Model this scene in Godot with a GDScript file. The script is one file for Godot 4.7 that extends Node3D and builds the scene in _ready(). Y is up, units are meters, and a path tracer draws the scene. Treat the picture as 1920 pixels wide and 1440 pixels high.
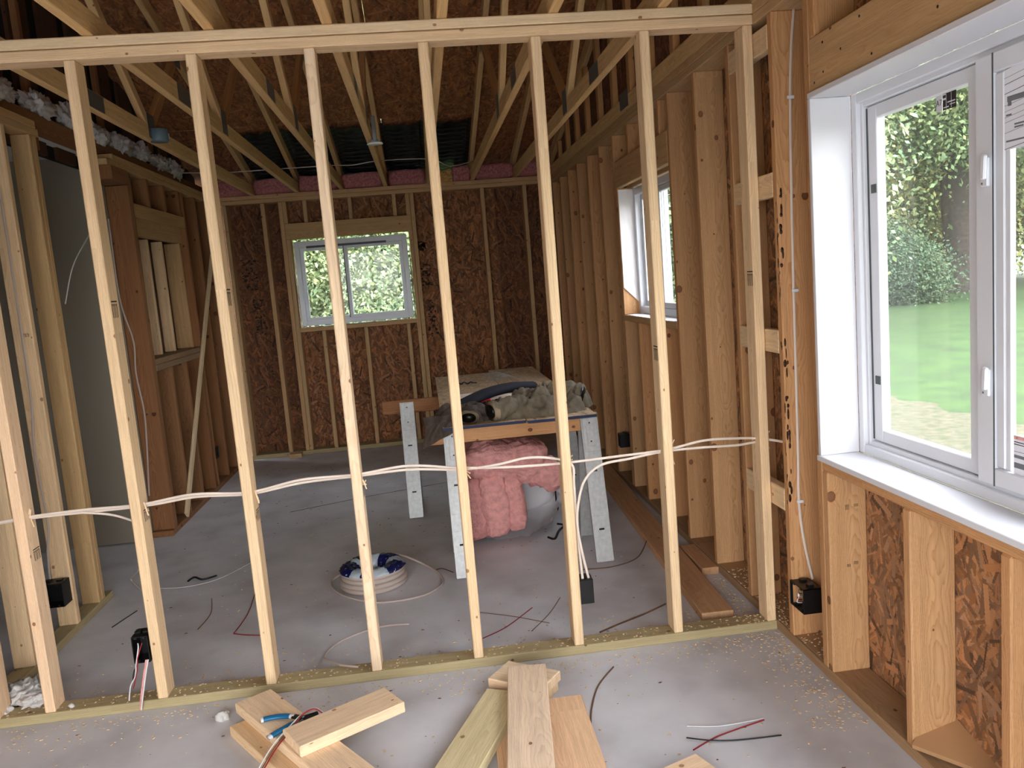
extends Node3D
# A room under construction: stud partition, framed outer walls, roof trusses, workbench on sawhorses, offcuts.
# x runs along the partition to the right (right wall face x = 0), z towards the camera (partition face z = 0), y up.

const UNDER := 2.392      # underside of the double top plates
const TOP := 2.468        # top of the walls, where the trusses sit
const BACK := -4.8        # inner face of the back wall
const REAR := 3.9         # inner face of the wall behind the camera
const LEFT := -3.12       # inner face of the left wall
const SLOPE := 0.25
const RIDGE := -0.45
const DECK0 := 2.695      # underside of the roof deck above the back wall's inner face

var rng := RandomNumberGenerator.new()
var M := {}
var taken := {}


func _ready() -> void:
	rng.seed = 20240611
	setup_view()
	make_materials()
	build_ground_and_floor()
	build_partition()
	build_right_wall()
	build_back_wall()
	build_left_wall()
	build_rear_wall()
	build_roof()
	build_trusses()
	build_eaves()
	build_big_window()
	build_small_windows()
	build_outdoors()
	build_bench()
	build_insulation_bag()
	build_floor_lumber()
	build_cables()
	build_boxes_and_fixtures()
	build_small_things()
	build_fluff_and_chips()


func setup_view() -> void:
	var cam := Camera3D.new()
	cam.name = "camera"
	cam.fov = 50.52
	cam.near = 0.05
	cam.far = 300.0
	add_child(cam)
	cam.position = Vector3(-1.32543, 1.52317, 3.07584)
	cam.rotation_order = EULER_ORDER_YXZ
	cam.rotation = Vector3(-0.12921933, -0.0999394, -0.08120847)
	cam.current = true
	var env := Environment.new()
	env.background_mode = Environment.BG_SKY
	var sm := ProceduralSkyMaterial.new()          # a bright overcast sky, no sun disc
	sm.sky_top_color = Color(0.93, 0.955, 1.0)
	sm.sky_horizon_color = Color(1.0, 1.0, 1.0)
	sm.ground_bottom_color = Color(0.35, 0.38, 0.3)
	sm.ground_horizon_color = Color(0.75, 0.78, 0.74)
	sm.sky_curve = 0.25
	sm.energy_multiplier = 1.0
	var sky := Sky.new()
	sky.sky_material = sm
	env.sky = sky
	env.ambient_light_source = Environment.AMBIENT_SOURCE_SKY
	env.tonemap_mode = Environment.TONE_MAPPER_LINEAR
	env.tonemap_exposure = 12.0
	env.sdfgi_enabled = true
	env.ssao_enabled = true
	env.ssil_enabled = true
	var we := WorldEnvironment.new()
	we.name = "environment"
	we.environment = env
	add_child(we)


# ---------------------------------------------------------------- helpers

func numbered(called: String) -> String:
	if not taken.has(called):
		taken[called] = 0
		return called
	taken[called] += 1
	return "%s_%03d" % [called, taken[called]]


func tag(o: Node3D, label: String, category: String, group := "", kind := "") -> Node3D:
	o.set_meta("label", label)
	if category:
		o.set_meta("category", category)
	if group:
		o.set_meta("group", group)
	if kind:
		o.set_meta("kind", kind)
	return o


func thing(called: String, at: Vector3, label: String, category: String, group := "", turn := 0.0) -> Node3D:
	var o := Node3D.new()
	o.name = numbered(called)
	add_child(o)
	o.position = at
	o.rotation.y = turn
	tag(o, label, category, group)
	return o


func setting(called: String, label: String, category := "wall") -> Node3D:
	var o := Node3D.new()
	o.name = called
	add_child(o)
	tag(o, label, category, "", "structure")
	return o


func world_of(n: Node) -> Transform3D:
	var t := Transform3D()
	while n != self and n is Node3D:
		t = n.transform * t
		n = n.get_parent()
	return t


func put(parent: Node, called: String, mesh: Mesh, mat: Material, xf := Transform3D()) -> MeshInstance3D:
	var o := MeshInstance3D.new()
	o.mesh = mesh
	o.name = numbered(called) if parent == self else called
	parent.add_child(o, true)
	o.transform = (world_of(parent).affine_inverse() if parent != self else Transform3D()) * xf
	if mat:
		o.material_override = mat
	return o


# chamfered bar: width along x, length along y, depth along z; texture runs along the length
func bar_mesh(w: float, l: float, d: float, bevel := 0.003, seed_in := -1) -> ArrayMesh:
	var r := RandomNumberGenerator.new()
	r.seed = seed_in if seed_in >= 0 else rng.randi()
	var h := Vector3(w, l, d) * 0.5
	bevel = minf(bevel, minf(h.x, minf(h.y, h.z)) * 0.6)
	var pv := PackedVector3Array()
	var nv := PackedVector3Array()
	var uv := PackedVector2Array()
	var off := [Vector2(r.randi_range(0, 3) * 0.25, r.randf()), Vector2(r.randi_range(0, 3) * 0.25, r.randf()), Vector2(r.randf(), r.randf())]
	var slack := [r.randf() * maxf(0.0, 0.142 - d), 0.0, r.randf() * maxf(0.0, 0.142 - w)]
	var uvof := func(p: Vector3, axis: int) -> Vector2:
		if axis == 0:
			return off[0] + Vector2((p.z + h.z + 0.004 + slack[0]) / 0.6, p.y / 2.5)
		if axis == 2:
			return off[1] + Vector2((p.x + h.x + 0.004 + slack[2]) / 0.6, p.y / 2.5)
		return off[2] + Vector2(p.x / 0.6, p.z / 0.6)
	var corner := func(s: Vector3, axis: int) -> Vector3:
		var p := s * h
		for k in 3:
			if k != axis:
				p[k] -= s[k] * bevel
		return p
	var poly := func(pts: Array, axis: int) -> void:
		var n: Vector3 = (pts[1] - pts[0]).cross(pts[2] - pts[0]).normalized()
		var c: Vector3 = pts[0] + pts[1] + pts[2]
		if n.dot(c) < 0.0:
			pts.reverse()
			n = -n
		for k in range(1, pts.size() - 1):
			for q in [pts[0], pts[k + 1], pts[k]]:
				pv.append(q)
				nv.append(n)
				uv.append(uvof.call(q, axis))
	for a in 3:
		var b := (a + 1) % 3
		var c := (a + 2) % 3
		for s in [-1.0, 1.0]:
			var pts := []
			for q in [[-1.0, -1.0], [1.0, -1.0], [1.0, 1.0], [-1.0, 1.0]]:
				var sv := Vector3()
				sv[a] = s
				sv[b] = q[0]
				sv[c] = q[1]
				pts.append(corner.call(sv, a))
			poly.call(pts, a)
		if bevel > 0.0:
			for sb in [-1.0, 1.0]:
				for sc in [-1.0, 1.0]:
					var s1 := Vector3()
					s1[a] = -1.0
					s1[b] = sb
					s1[c] = sc
					var s2 := s1
					s2[a] = 1.0
					poly.call([corner.call(s1, b), corner.call(s2, b), corner.call(s2, c), corner.call(s1, c)], b if b != 1 else c)
	if bevel > 0.0:
		for x in [-1.0, 1.0]:
			for y in [-1.0, 1.0]:
				for z in [-1.0, 1.0]:
					var s := Vector3(x, y, z)
					poly.call([corner.call(s, 0), corner.call(s, 1), corner.call(s, 2)], 0)
	return arrays(pv, nv, uv)


func arrays(pv: PackedVector3Array, nv: PackedVector3Array, uv := PackedVector2Array(), cv := PackedColorArray(), iv := PackedInt32Array()) -> ArrayMesh:
	var a := []
	a.resize(Mesh.ARRAY_MAX)
	a[Mesh.ARRAY_VERTEX] = pv
	a[Mesh.ARRAY_NORMAL] = nv
	if uv.size():
		a[Mesh.ARRAY_TEX_UV] = uv
	if cv.size():
		a[Mesh.ARRAY_COLOR] = cv
	if iv.size():
		a[Mesh.ARRAY_INDEX] = iv
	var m := ArrayMesh.new()
	m.add_surface_from_arrays(Mesh.PRIMITIVE_TRIANGLES, a)
	return m


# bar between two points of its centre line; w along the given side direction, d across it
func beam(parent: Node, called: String, a: Vector3, b: Vector3, side: Vector3, w: float, d: float, mat: Material, bevel := 0.003) -> MeshInstance3D:
	var y := (b - a).normalized()
	var x := (side - y * side.dot(y)).normalized()
	return put(parent, called, bar_mesh(w, a.distance_to(b), d, bevel), mat, Transform3D(Basis(x, y, x.cross(y)), (a + b) * 0.5))


# axis-aligned bar from its bounds; the grain runs along the longest side
func bd(parent: Node, called: String, x0: float, x1: float, y0: float, y1: float, z0: float, z1: float, mat: Material, bevel := 0.003) -> MeshInstance3D:
	var s := Vector3(x1 - x0, y1 - y0, z1 - z0)
	var c := Vector3(x0 + x1, y0 + y1, z0 + z1) * 0.5
	if s.y >= s.x and s.y >= s.z:
		return put(parent, called, bar_mesh(s.x, s.y, s.z, bevel), mat, Transform3D(Basis(), c))
	if s.x >= s.z:
		return put(parent, called, bar_mesh(s.y, s.x, s.z, bevel), mat, Transform3D(Basis(Vector3.UP, Vector3.RIGHT, Vector3.FORWARD), c))
	return put(parent, called, bar_mesh(s.x, s.z, s.y, bevel), mat, Transform3D(Basis(Vector3.RIGHT, Vector3.BACK, Vector3.DOWN), c))


# flat box with world-planar texture (sheet goods, plastic, concrete)
func slab(parent: Node, called: String, x0: float, x1: float, y0: float, y1: float, z0: float, z1: float, mat: Material, bevel := 0.0) -> MeshInstance3D:
	return put(parent, called, bar_mesh(x1 - x0, y1 - y0, z1 - z0, bevel), mat, Transform3D(Basis(), Vector3(x0 + x1, y0 + y1, z0 + z1) * 0.5))


func smooth_path(pts: Array, per := 8) -> PackedVector3Array:
	var out := PackedVector3Array()
	for k in pts.size() - 1:
		var p0: Vector3 = pts[maxi(k - 1, 0)]
		var p1: Vector3 = pts[k]
		var p2: Vector3 = pts[k + 1]
		var p3: Vector3 = pts[mini(k + 2, pts.size() - 1)]
		for j in per:
			var t := float(j) / per
			out.append(0.5 * ((2.0 * p1) + (p2 - p0) * t + (2.0 * p0 - 5.0 * p1 + 4.0 * p2 - p3) * t * t + (3.0 * p1 - p0 - 3.0 * p2 + p3) * t * t * t))
	out.append(pts[-1])
	return out


# swept tube, radius ra along "up-ish" side and rb across; radii may vary with profile(t)
func tube_mesh(pts: Array, ra: float, rb: float, per := 8, sides := 8, profile = null, caps := true) -> ArrayMesh:
	var path := smooth_path(pts, per)
	var pv := PackedVector3Array()
	var nv := PackedVector3Array()
	var uv := PackedVector2Array()
	var iv := PackedInt32Array()
	var up := Vector3.UP
	var t0 := (path[1] - path[0]).normalized()
	if absf(t0.dot(up)) > 0.9:
		up = Vector3.RIGHT
	var n := path.size()
	for k in n:
		var t := (path[mini(k + 1, n - 1)] - path[maxi(k - 1, 0)]).normalized()
		var sx := t.cross(up).normalized()
		up = sx.cross(t).normalized()
		var m := 1.0
		if profile != null:
			m = profile.call(float(k) / (n - 1))
		for j in sides + 1:
			var a := TAU * j / sides
			pv.append(path[k] + (up * cos(a) * ra + sx * sin(a) * rb) * m)
			nv.append((up * cos(a) * rb + sx * sin(a) * ra).normalized())
			uv.append(Vector2(float(j) / sides, float(k) / n))
	var row := sides + 1
	for k in n - 1:
		for j in sides:
			var q := k * row + j
			iv.append_array([q, q + row, q + 1, q + 1, q + row, q + row + 1])
	if caps:
		for e in [0, n - 1]:
			var c := pv.size()
			pv.append(path[e])
			nv.append((path[e] - path[1 if e == 0 else n - 2]).normalized())
			uv.append(Vector2(0.5, 0.5))
			for j in sides:
				iv.append_array([c, e * row + j + 1, e * row + j] if e > 0 else [c, e * row + j, e * row + j + 1])
	return arrays(pv, nv, uv, PackedColorArray(), iv)


func tube(parent: Node, called: String, pts: Array, ra: float, rb: float, mat: Material, per := 8, sides := 8) -> MeshInstance3D:
	return put(parent, called, tube_mesh(pts, ra, rb, per, sides), mat)


# grid surface given as a function of (u, v) in 0..1
func grid_mesh(f: Callable, nu: int, nv_: int) -> ArrayMesh:
	var st := SurfaceTool.new()
	st.begin(Mesh.PRIMITIVE_TRIANGLES)
	st.set_smooth_group(0)
	for i in nu + 1:
		for j in nv_ + 1:
			st.set_uv(Vector2(float(i) / nu, float(j) / nv_))
			st.add_vertex(f.call(float(i) / nu, float(j) / nv_))
	for i in nu:
		for j in nv_:
			var q := i * (nv_ + 1) + j
			for k in [q, q + 1, q + nv_ + 1, q + 1, q + nv_ + 2, q + nv_ + 1]:
				st.add_index(k)
	st.generate_normals()
	return st.commit()


# the same surface pushed in and out along its normals by noise: rumpled cloth, ragged fibre
func rumple(m: ArrayMesh, amp: float, freq: float, seed_in: int) -> ArrayMesh:
	var n := FastNoiseLite.new()
	n.seed = seed_in
	n.frequency = freq
	n.fractal_octaves = 3
	var a := m.surface_get_arrays(0)
	var pv: PackedVector3Array = a[Mesh.ARRAY_VERTEX]
	var nv: PackedVector3Array = a[Mesh.ARRAY_NORMAL]
	for k in pv.size():
		pv[k] += nv[k] * amp * n.get_noise_3dv(pv[k])
	a[Mesh.ARRAY_VERTEX] = pv
	var raw := ArrayMesh.new()
	raw.add_surface_from_arrays(Mesh.PRIMITIVE_TRIANGLES, a)
	var st := SurfaceTool.new()
	st.create_from(raw, 0)
	st.generate_normals()
	return st.commit()


# surface of revolution about y from [radius, height] pairs
func lathe(profile: Array, n := 32) -> ArrayMesh:
	return grid_mesh(func(u: float, v: float) -> Vector3:
		var t := v * (profile.size() - 1)
		var k := mini(int(t), profile.size() - 2)
		var p: Vector2 = profile[k].lerp(profile[k + 1], t - k)
		return Vector3(cos(u * TAU) * p.x, p.y, sin(u * TAU) * p.x), n, profile.size() - 1)


# ---------------------------------------------------------------- materials

func std(c: Color, rough := 0.8, metal := 0.0) -> StandardMaterial3D:
	var m := StandardMaterial3D.new()
	m.albedo_color = c
	m.roughness = rough
	m.metallic = metal
	return m


func tex(c: Color, t: Texture2D, rough := 0.8, bump: Texture2D = null, depth := 0.1) -> StandardMaterial3D:
	var m := std(c, rough)
	m.albedo_texture = t
	if bump:
		m.heightmap_enabled = true
		m.heightmap_texture = bump
		m.heightmap_scale = depth
	return m


func triplanar(m: StandardMaterial3D, scale: float) -> StandardMaterial3D:
	m.uv1_triplanar = true
	m.uv1_world_triplanar = true
	m.uv1_scale = Vector3.ONE * scale
	return m


# four 150 mm boards side by side, 2.5 m long: year rings cut flat, knots, fibres
func wood_texture(seed_in: int, knots_per_board: int, knot_size: float, contrast: float) -> ImageTexture:
	var W := 384
	var H := 1280
	var r := RandomNumberGenerator.new()
	r.seed = seed_in
	var slow := FastNoiseLite.new()
	slow.seed = seed_in
	slow.frequency = 1.0
	slow.noise_type = FastNoiseLite.TYPE_SIMPLEX
	var bytes := PackedByteArray()
	bytes.resize(W * H * 3)
	for b in 4:
		var cx := r.randf_range(20, 130)
		var depth := r.randf_range(8, 60)
		var space := r.randf_range(4.0, 7.0)
		var warm := r.randf_range(-1, 1)
		var knots := []
		for k in knots_per_board:
			knots.append([r.randf_range(8, 142), r.randf_range(0, 2500), knot_size * (0.22 + 0.95 * pow(r.randf(), 1.7)), r.randf_range(0.65, 1.0)])
		for j in H:
			var y := j * 2500.0 / H
			var d := depth + 22.0 * slow.get_noise_2d(y * 0.0009, b * 9.1)
			var c2 := cx + 18.0 * slow.get_noise_2d(y * 0.0007, b * 5.7 + 3.0)
			var near := []
			for k in knots:
				if absf(y - k[1]) < k[2] * 6.0:
					near.append(k)
			for i in W / 4:
				var x := i * 600.0 / W
				var ring := sqrt((x - c2) * (x - c2) + d * d) + 3.0 * slow.get_noise_2d(x * 0.02 + b * 50.0, y * 0.0022)
				var dark := 0.0
				var red := 0.0
				for k in near:
					var dx: float = (x - k[0]) / k[2]
					var dy: float = (y - k[1]) / (k[2] * 1.25)
					var q := dx * dx + dy * dy
					ring += k[2] * 0.9 * exp(-q * 0.35) * signf(x - c2 + 0.01)
					if q < 1.0:
						dark = maxf(dark, k[3] * (0.62 + 0.33 * q * q) * smoothstep(1.0, 0.8, q))
					red = maxf(red, k[3] * exp(-q * 0.5) * 0.5)
				var f := fposmod(ring / space, 1.0)
				var late := pow(f, 3.0) * (1.0 - smoothstep(0.93, 1.0, f)) * contrast
				var fib := slow.get_noise_2d(x * 0.9 + b * 77.0, y * 0.006) * 0.045 + slow.get_noise_2d(x * 0.03, y * 0.0015 + b * 31.0) * 0.05
				var cr := 0.93 - 0.15 * late + fib + 0.012 * warm
				var cg := 0.835 - 0.20 * late + fib - 0.012 * warm - 0.10 * red
				var cb := 0.70 - 0.22 * late + fib * 0.9 - 0.025 * warm - 0.16 * red
				cr = lerpf(cr, 0.30, dark)
				cg = lerpf(cg, 0.17, dark)
				cb = lerpf(cb, 0.11, dark)
				var o := (j * W + b * (W / 4) + i) * 3
				bytes[o] = clampi(int(cr * 255), 0, 255)
				bytes[o + 1] = clampi(int(cg * 255), 0, 255)
				bytes[o + 2] = clampi(int(cb * 255), 0, 255)
	return ImageTexture.create_from_image(Image.create_from_data(W, H, false, Image.FORMAT_RGB8, bytes))


# pressed strands of wood laid every which way, 1.2 m square
func strand_textures() -> Array:
	var N := 900
	var r := RandomNumberGenerator.new()
	r.seed = 77
	var col := PackedByteArray()
	col.resize(N * N * 3)
	var hgt := PackedByteArray()
	hgt.resize(N * N)
	for k in N * N:
		col[k * 3] = 176
		col[k * 3 + 1] = 128
		col[k * 3 + 2] = 84
		hgt[k] = 60
	for s in 4200:
		var a := r.randfn(0.0, 0.75)
		var l := int(r.randf_range(35, 95))
		var w := int(r.randf_range(5, 19))
		var tone := r.randf_range(0.70, 1.22)
		if r.randf() < 0.10:
			tone *= 0.68
		var red := r.randf_range(-10, 14)
		var cx := r.randf() * N
		var cy := r.randf() * N
		var ux := sin(a)
		var uy := cos(a)
		var hh := r.randi_range(60, 200)
		for p in l:
			var ragged := int(absf(sin(p * 0.37 + s)) * 2.0)
			for q in range(ragged, w - ragged):
				var px := int(fposmod(cx + ux * p - uy * q, N))
				var py := int(fposmod(cy + uy * p + ux * q, N))
				var o := py * N + px
				var g := tone * (0.95 + 0.05 * sin(q * 2.1 + s) + (0.0 if q > ragged else -0.10))
				col[o * 3] = clampi(int((200 + red) * g), 0, 255)
				col[o * 3 + 1] = clampi(int(160 * g), 0, 255)
				col[o * 3 + 2] = clampi(int((122 - red) * g), 0, 255)
				hgt[o] = hh
	var pale := PackedByteArray()
	pale.resize(N * N * 3)
	for k in N * N:
		pale[k * 3] = 100 + col[k * 3] * 6 / 10
		pale[k * 3 + 1] = 100 + col[k * 3 + 1] * 6 / 10
		pale[k * 3 + 2] = 92 + col[k * 3 + 2] * 6 / 10
	return [ImageTexture.create_from_image(Image.create_from_data(N, N, false, Image.FORMAT_RGB8, pale)), ImageTexture.create_from_image(Image.create_from_data(N, N, false, Image.FORMAT_RGB8, col)), ImageTexture.create_from_image(Image.create_from_data(N, N, false, Image.FORMAT_L8, hgt))]


func noise_tex(seed_in: int, freq: float, octaves: int, ramp: Array, size := 512) -> NoiseTexture2D:
	var n := FastNoiseLite.new()
	n.seed = seed_in
	n.frequency = freq
	n.fractal_octaves = octaves
	var g := Gradient.new()
	var offs := PackedFloat32Array()
	var cols := PackedColorArray()
	for s in ramp:
		offs.append(s[0])
		cols.append(s[1])
	g.offsets = offs
	g.colors = cols
	var t := NoiseTexture2D.new()
	t.width = size
	t.height = size
	t.seamless = true
	t.noise = n
	t.color_ramp = g
	t.generate_mipmaps = false
	return t


func grey(v: float) -> Color:
	return Color(v, v, v)


func make_materials() -> void:
	var fine := wood_texture(11, 9, 6.5, 0.42)
	var knotty := wood_texture(29, 7, 14.5, 0.80)
	M.pine = tex(Color(0.97, 0.935, 0.875), fine, 0.75)
	M.pine_pink = tex(Color(1.0, 0.93, 0.88), fine, 0.75)
	M.pine_light = tex(Color(1.0, 0.98, 0.96), fine, 0.75)
	M.truss = tex(Color(0.95, 0.88, 0.73), fine, 0.75)
	M.knotty = tex(Color(0.82, 0.705, 0.585), knotty, 0.72)
	M.knotty_b = tex(Color(0.79, 0.665, 0.54), knotty, 0.72)
	M.header = tex(Color(0.83, 0.75, 0.64), fine, 0.75)
	M.old = tex(Color(0.60, 0.47, 0.36), knotty, 0.82)
	M.old_light = tex(Color(0.82, 0.74, 0.61), fine, 0.8)
	M.old_grey = tex(Color(0.62, 0.56, 0.50), fine, 0.85)
	M.treated = tex(Color(0.72, 0.73, 0.65), fine, 0.8)
	M.treated_pale = tex(Color(0.90, 0.94, 0.88), fine, 0.8)
	var made := strand_textures()
	var osb := [made[1], made[2]]
	M.osb = triplanar(tex(Color(0.86, 0.79, 0.73), osb[0], 0.8, osb[1], 0.06), 0.83)
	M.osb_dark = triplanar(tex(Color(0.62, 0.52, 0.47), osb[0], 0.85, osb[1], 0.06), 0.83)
	M.osb_roof = triplanar(tex(Color(0.82, 0.69, 0.58), osb[0], 0.85, osb[1], 0.06), 0.83)
	M.truss_web = tex(Color(0.80, 0.66, 0.50), fine, 0.78)
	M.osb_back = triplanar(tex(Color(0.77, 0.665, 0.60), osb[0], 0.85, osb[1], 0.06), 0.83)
	M.osb_light = triplanar(tex(Color(0.95, 0.92, 0.88), made[0], 0.8, osb[1], 0.05), 0.83)
	M.old_board = tex(Color(0.34, 0.26, 0.20), knotty, 0.9)
	M.felt = std(Color(0.06, 0.055, 0.05), 0.95)
	var conc := noise_tex(5, 0.006, 5, [[0.0, Color(0.72, 0.715, 0.72)], [0.45, Color(0.80, 0.80, 0.81)], [1.0, Color(0.86, 0.86, 0.87)]], 1024)
	M.concrete = triplanar(tex(Color(1, 1, 1), conc, 0.62, noise_tex(8, 0.05, 4, [[0.0, grey(0.0)], [1.0, grey(1.0)]]), 0.05), 0.35)
	M.drywall = std(Color(0.60, 0.57, 0.51), 0.9)
	M.ceiling_white = std(Color(0.86, 0.86, 0.84), 0.9)
	M.vinyl = std(Color(0.85, 0.86, 0.88), 0.38)
	M.jamb = std(Color(0.84, 0.84, 0.855), 0.45)
	M.seal = std(Color(0.28, 0.30, 0.30), 0.6)
	M.glass = std(Color(0.92, 0.96, 0.93, 0.06), 0.02)
	M.glass.metallic_specular = 0.25
	M.glass.transparency = BaseMaterial3D.TRANSPARENCY_ALPHA
	M.wrap = std(Color(0.90, 0.885, 0.89), 0.5)
	M.wrap.backlight_enabled = true
	M.wrap.backlight = Color(0.35, 0.35, 0.36)
	M.galv = triplanar(tex(Color(0.78, 0.79, 0.78), noise_tex(3, 0.03, 3, [[0.0, grey(0.86)], [1.0, grey(1.0)]], 256), 0.42), 4.0)
	M.galv.metallic = 0.15
	M.plate = std(Color(0.46, 0.48, 0.48), 0.45, 0.6)
	M.black_plastic = std(Color(0.03, 0.03, 0.033), 0.4)
	M.baffle = std(Color(0.055, 0.068, 0.068), 0.55)
	M.cable = std(Color(0.84, 0.78, 0.72), 0.5)
	M.cable_dull = std(Color(0.74, 0.68, 0.64), 0.55)
	M.copper_brown = std(Color(0.42, 0.30, 0.22), 0.6)
	M.red_wire = std(Color(0.55, 0.10, 0.12), 0.45)
	M.black_wire = std(Color(0.04, 0.045, 0.05), 0.45)
	M.white_wire = std(Color(0.85, 0.85, 0.85), 0.45)
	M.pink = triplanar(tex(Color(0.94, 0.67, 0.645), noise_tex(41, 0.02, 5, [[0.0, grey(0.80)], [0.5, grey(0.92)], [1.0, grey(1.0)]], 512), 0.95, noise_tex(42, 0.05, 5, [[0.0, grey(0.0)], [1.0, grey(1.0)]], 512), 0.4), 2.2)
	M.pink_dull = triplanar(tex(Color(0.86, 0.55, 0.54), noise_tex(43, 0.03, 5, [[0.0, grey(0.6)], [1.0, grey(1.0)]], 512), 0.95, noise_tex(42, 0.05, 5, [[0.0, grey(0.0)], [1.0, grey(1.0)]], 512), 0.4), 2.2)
	M.fluff = std(Color(0.78, 0.77, 0.75), 0.95)
	M.khaki = triplanar(tex(Color(0.51, 0.465, 0.385), noise_tex(51, 0.04, 4, [[0.0, grey(0.75)], [1.0, grey(1.0)]], 256), 0.9), 3.0)
	M.brown_cloth = triplanar(tex(Color(0.34, 0.29, 0.25), noise_tex(52, 0.05, 4, [[0.0, grey(0.7)], [1.0, grey(1.0)]], 256), 0.92), 3.0)
	M.lining = std(Color(0.62, 0.55, 0.45), 0.95)
	M.navy = std(Color(0.10, 0.105, 0.15), 0.9)
	M.edge_blue = std(Color(0.11, 0.16, 0.29), 0.7)
	M.blue_film = std(Color(0.07, 0.09, 0.30), 0.25)
	M.clear_film = std(Color(0.72, 0.77, 0.80), 0.2)
	M.tool_blue = std(Color(0.05, 0.38, 0.55), 0.4)
	M.tool_red = std(Color(0.75, 0.10, 0.09), 0.4)
	M.steel = std(Color(0.25, 0.25, 0.26), 0.35, 0.8)
	M.lamp_white = std(Color(0.88, 0.90, 0.88), 0.4)
	M.lamp_grey = std(Color(0.50, 0.51, 0.52), 0.5)
	M.box_blue = std(Color(0.36, 0.44, 0.47), 0.5)
	M.ink = std(Color(0.17, 0.14, 0.12), 0.8)
	M.stain = std(Color(0.16, 0.12, 0.10), 0.9)
	var lawn := noise_tex(61, 0.02, 5, [[0.0, Color(0.125, 0.205, 0.035)], [0.5, Color(0.165, 0.265, 0.05)], [1.0, Color(0.21, 0.305, 0.08)]], 512)
	M.lawn = triplanar(tex(Color(1, 1, 1), lawn, 0.95), 0.12)
	var straw := noise_tex(62, 0.03, 5, [[0.0, Color(0.19, 0.24, 0.10)], [0.45, Color(0.28, 0.275, 0.18)], [1.0, Color(0.37, 0.335, 0.27)]], 512)
	M.straw = triplanar(tex(Color(1, 1, 1), straw, 0.95), 0.5)
	M.road = std(Color(0.34, 0.34, 0.33), 0.9)
	M.bark = triplanar(tex(Color(0.34, 0.30, 0.27), noise_tex(63, 0.03, 5, [[0.0, grey(0.55)], [1.0, grey(1.0)]], 256), 0.95), 0.8)
	M.leaf = std(Color(1, 1, 1), 0.8)
	M.leaf.vertex_color_use_as_albedo = true
	M.leaf.backlight_enabled = true
	M.leaf.backlight = Color(0.28, 0.34, 0.14)
	M.paper = std(Color(0.90, 0.91, 0.94), 0.8)
	M.print_grey = std(Color(0.45, 0.46, 0.48), 0.8)
	M.pine_wash = tex(Color(1.0, 0.99, 1.0), fine, 0.75)
	M.plank = tex(Color(0.84, 0.73, 0.64), fine, 0.78)
	M.mdf = std(Color(0.68, 0.52, 0.36), 0.8)
	M.dusty_plate = tex(Color(0.66, 0.58, 0.50), fine, 0.9)
	M.driveway = triplanar(tex(Color(1, 1, 1), conc, 0.85), 0.2)
	M.chip = std(Color(0.80, 0.70, 0.56), 0.9)
	M.sawdust = std(Color(0.66, 0.52, 0.36), 0.95)


# ---------------------------------------------------------------- the setting

func extrude_x(poly: Array, x0: float, x1: float) -> ArrayMesh:
	var st := SurfaceTool.new()
	st.begin(Mesh.PRIMITIVE_TRIANGLES)
	st.set_smooth_group(-1)
	var n := poly.size()
	for side in [x0, x1]:
		for k in range(1, n - 1):
			var t := [poly[0], poly[k], poly[k + 1]]
			if side == x1:
				t.reverse()
			for q in t:
				st.add_vertex(Vector3(side, q.y, q.x))
	for k in n:
		var a: Vector2 = poly[k]
		var b: Vector2 = poly[(k + 1) % n]
		for q in [Vector3(x0, a.y, a.x), Vector3(x1, b.y, b.x), Vector3(x0, b.y, b.x), Vector3(x0, a.y, a.x), Vector3(x1, a.y, a.x), Vector3(x1, b.y, b.x)]:
			st.add_vertex(q)
	st.generate_normals()
	return st.commit()


func build_ground_and_floor() -> void:
	var f := setting("floor", "grey concrete slab floor with dust and scuffs", "floor")
	slab(f, "concrete_slab", -5.4, 0.16, -0.3, 0.0, -4.95, 4.05, M.concrete)
	var g := setting("ground", "mown green lawn outside the house", "lawn")
	slab(g, "lawn_surface", -90.0, 90.0, -0.9, -0.26, -110.0, 60.0, M.lawn)
	put(g, "bare_soil_strip", straw_mesh(), M.straw)
	slab(g, "driveway", -4.6, 1.2, -0.3, -0.06, 4.06, 16.0, M.driveway)


# trodden strip of straw and bare soil along the house, with an uneven outline
func straw_mesh() -> ArrayMesh:
	var n := FastNoiseLite.new()
	n.seed = 9
	n.frequency = 0.5
	return grid_mesh(func(u: float, v: float) -> Vector3:
		var z := lerpf(-12.0, 8.0, u)
		var edge := 4.1 + 0.45 * n.get_noise_1d(z * 2.0) + 0.5 * n.get_noise_1d(z * 0.7 + 40.0)
		return Vector3(lerpf(0.16, edge, v), -0.245 + 0.01 * n.get_noise_2d(z * 6.0, v * 30.0), z), 120, 14)


func stamp(parent: Node, xf: Transform3D, w: float, h: float) -> void:
	# inked grading mark: a rule on top and upright bars below it
	var st := SurfaceTool.new()
	st.begin(Mesh.PRIMITIVE_TRIANGLES)
	var box := BoxMesh.new()
	box.size = Vector3(1, 1, 1)
	var bits := [[0.0, 0.46, 1.0, 0.07]]
	for k in 5:
		bits.append([-0.4 + 0.2 * k, 0.02 - 0.03 * (k % 2), 0.085 if k % 2 == 0 else 0.05, 0.68])
		bits.append([-0.36 + 0.18 * k, 0.3, 0.1, 0.1])
	for b in bits:
		st.append_from(box, 0, Transform3D(Basis().scaled(Vector3(b[2] * w, b[3] * h, 0.0004)), Vector3(b[0] * w, b[1] * h, 0)))
	put(parent, "grade_stamp", st.commit(), M.ink, xf)


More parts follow.
